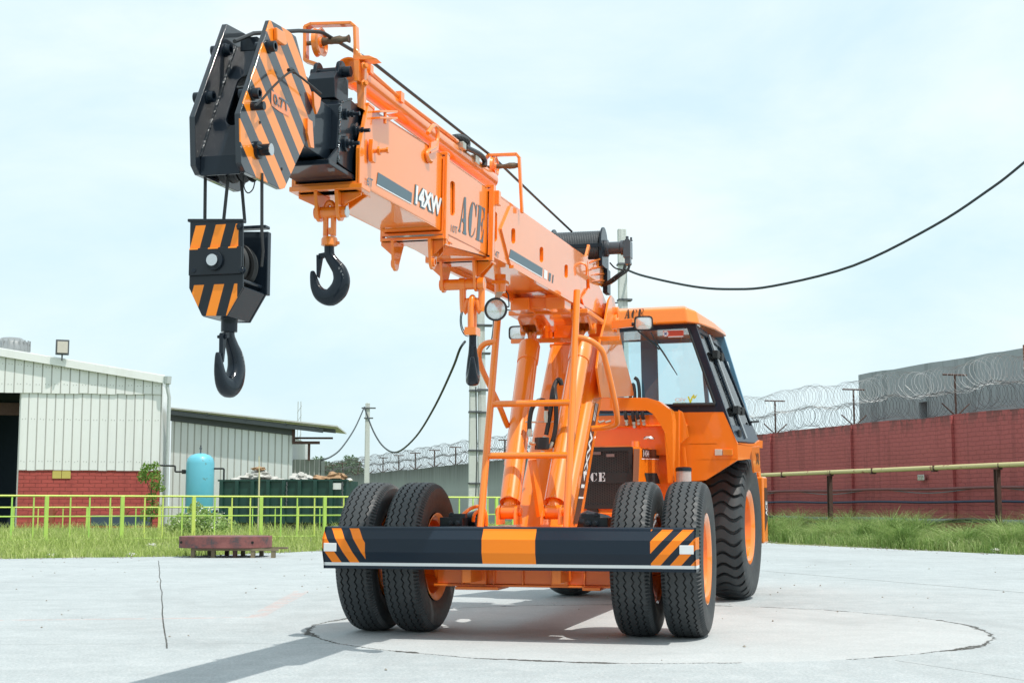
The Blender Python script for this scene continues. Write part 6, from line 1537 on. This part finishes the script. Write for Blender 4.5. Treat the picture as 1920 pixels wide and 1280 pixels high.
# windscreen stickers and wiper
yy = YC + .012
b = MB(); b.add(BYp([(1243, 620), (1282, 619), (1282, 629), (1243, 631)], yy), [(0, 1, 2, 3)], 0)
b.lathe([(.026, 0), (.026, .002)], BY(1248, 625.5, yy - .001), (0, -1, 0), 20, mat=1); c = BY(1248, 625.5, yy - .004)
for a in (.785, 2.356): d_ = V((math.cos(a), 0, math.sin(a))) * .015; e_ = V((-math.sin(a), 0, math.cos(a))) * .004; b.add([c - d_ - e_, c + d_ - e_, c + d_ + e_, c - d_ + e_], [(0, 1, 2, 3)], 2)
b.add(BYp([(1253, 630.5), (1281, 629.5), (1281, 631.5), (1253, 632.5)], yy), [(0, 1, 2, 3)], 1)
for r0_ in (622, 626): b.add(BYp([(1255, r0_ - .4), (1280, r0_ - .9), (1280, r0_ + .5), (1255, r0_ + 1)], yy - .002), [(0, 1, 2, 3)], 3)
mapB(b).build('service_sticker', [plain('coral_sticker', (.75, .12, .07), .5), white, plain('blue_mark', (.05, .12, .4), .5), plain('dark_red_mark', (.45, .05, .03), .5)], cab, smooth=0)
b = MB(); vs, fs = text_mesh('CEV', .04); o_ = BY(1265, 753, yy); place_flat(b, vs, fs, o_, BY(1286.5, 753, yy) - o_, BY(1265.5, 746, yy) - o_, (0, 0, 0), 0)
vs, fs = text_mesh('STAGE', .02); o_ = BY(1265, 757.5, yy); place_flat(b, vs, fs, o_, BY(1286, 757.5, yy) - o_, BY(1265, 754, yy) - o_, (0, 0, 0), 1)
vs, fs = text_mesh('V', .06); o_ = BY(1289, 757, yy); place_flat(b, vs, fs, o_, BY(1300, 757, yy) - o_, BY(1289, 743, yy) - o_, (0, 0, 0), 1)
for a in ([(1297, 744), (1300, 739), (1303, 741), (1300, 746)], [(1300, 745), (1305, 741), (1307, 739), (1305, 745), (1301, 748)]): b.add(BYp(a, yy), [tuple(range(len(a)))], 1)
mapB(b).build('emission_sticker', [white, plain('lime_yellow_letter', (.72, .75, .03), .5)], cab, smooth=0)
b = MB(); b.tube([BY(1196, 620, YC - .03), BY(1228, 647, YC - .035), BY(1236, 655, YC - .035)], .008, 6); b.tube([BY(1221, 623, YC - .03), BY(1229, 640, YC - .035), BY(1245, 663, YC - .035), BY(1270, 703, YC - .03)], [.004, .007, .009, .004], 6); mapB(b).build('wiper', blackm, cab)
# indicator
b = MB(); i0 = BYp([(1341, 842), (1355, 842), (1355, 853.5), (1341, 853.5)], YC - .001); i1 = BYp([(1356, 842), (1374.5, 842), (1374.5, 853.5), (1356, 853.5)], YC - .001); b.prism(i0, (0, -.02, 0), 0); b.prism(i1, (0, -.02, 0), 1); mapB(b).build('indicator_lamp', [clearl, amber], cab, smooth=0, bevel=.004)
# skirt panel and rear tank
b = MB(); sp_ = BXp([(1409, 837), (1424, 836), (1426, 884), (1415, 886)], X1 + .002); b.prism(sp_, (-.02, 0, 0)); mapB(b).build('side_skirt', orange, cab, smooth=0, bevel=.003)
b = MB(); vs, fs = text_mesh('XI', .02); o_ = BX(1418, 869, X1 + .004); place_flat(b, vs, fs, o_, BX(1423.5, 870, X1 + .004) - o_, BX(1416.5, 848, X1 + .004) - o_, (.002, 0, 0)); mapB(b).build('skirt_lettering', decal_b, cab, smooth=0)
t0 = BY(1431, 893, .75); t1 = BX(1441, 1018, t0.x)
b = MB(); b.span((.45, .75, .49), (t0.x, t1.y, t0.z)); tk_ = mapB(b).build('counterweight', orange, crane, smooth=0, bevel=.02, seg=3)
b = MB(); sx = t0.x + .002; ym, yM = .75 + .18 * (t1.y - .75), .75 + .9 * (t1.y - .75); b.add([(sx, ym, 1.03), (sx, yM, 1.03), (sx, yM, .72), (sx, ym, .60)], [(0, 1, 2, 3)], 0); vs, fs = text_mesh('ACE', .03)
o_ = V((sx + .002, yM - .02, .76)); place_flat(b, vs, fs, o_, (0, 0, .14), (0, -(yM - ym) * .6, 0), (0, 0, 0), 1); mapB(b).build('counterweight_decal', [plain('brown_decal', (.05, .02, .012), .4), white], tk_, smooth=0)
b = MB(); b.lathe([(.02, 0), (.02, .07), (.012, .085)], (t0.x - .05, .78, t0.z), (0, 0, 1), 10); mapB(b).build('lifting_pin', orange, tk_)
# ------------------------------------------------------------------ view
SC.view_settings.view_transform = 'Standard'; SC.view_settings.look = 'None'; SC.view_settings.gamma = 1; SC.view_settings.exposure = 0.30
SC.view_settings.use_curve_mapping = False
SC.cycles.max_bounces = 8; SC.cycles.transparent_max_bounces = 16; SC.cycles.caustics_reflective = False; SC.cycles.caustics_refractive = False
SC.cycles.use_denoising = True
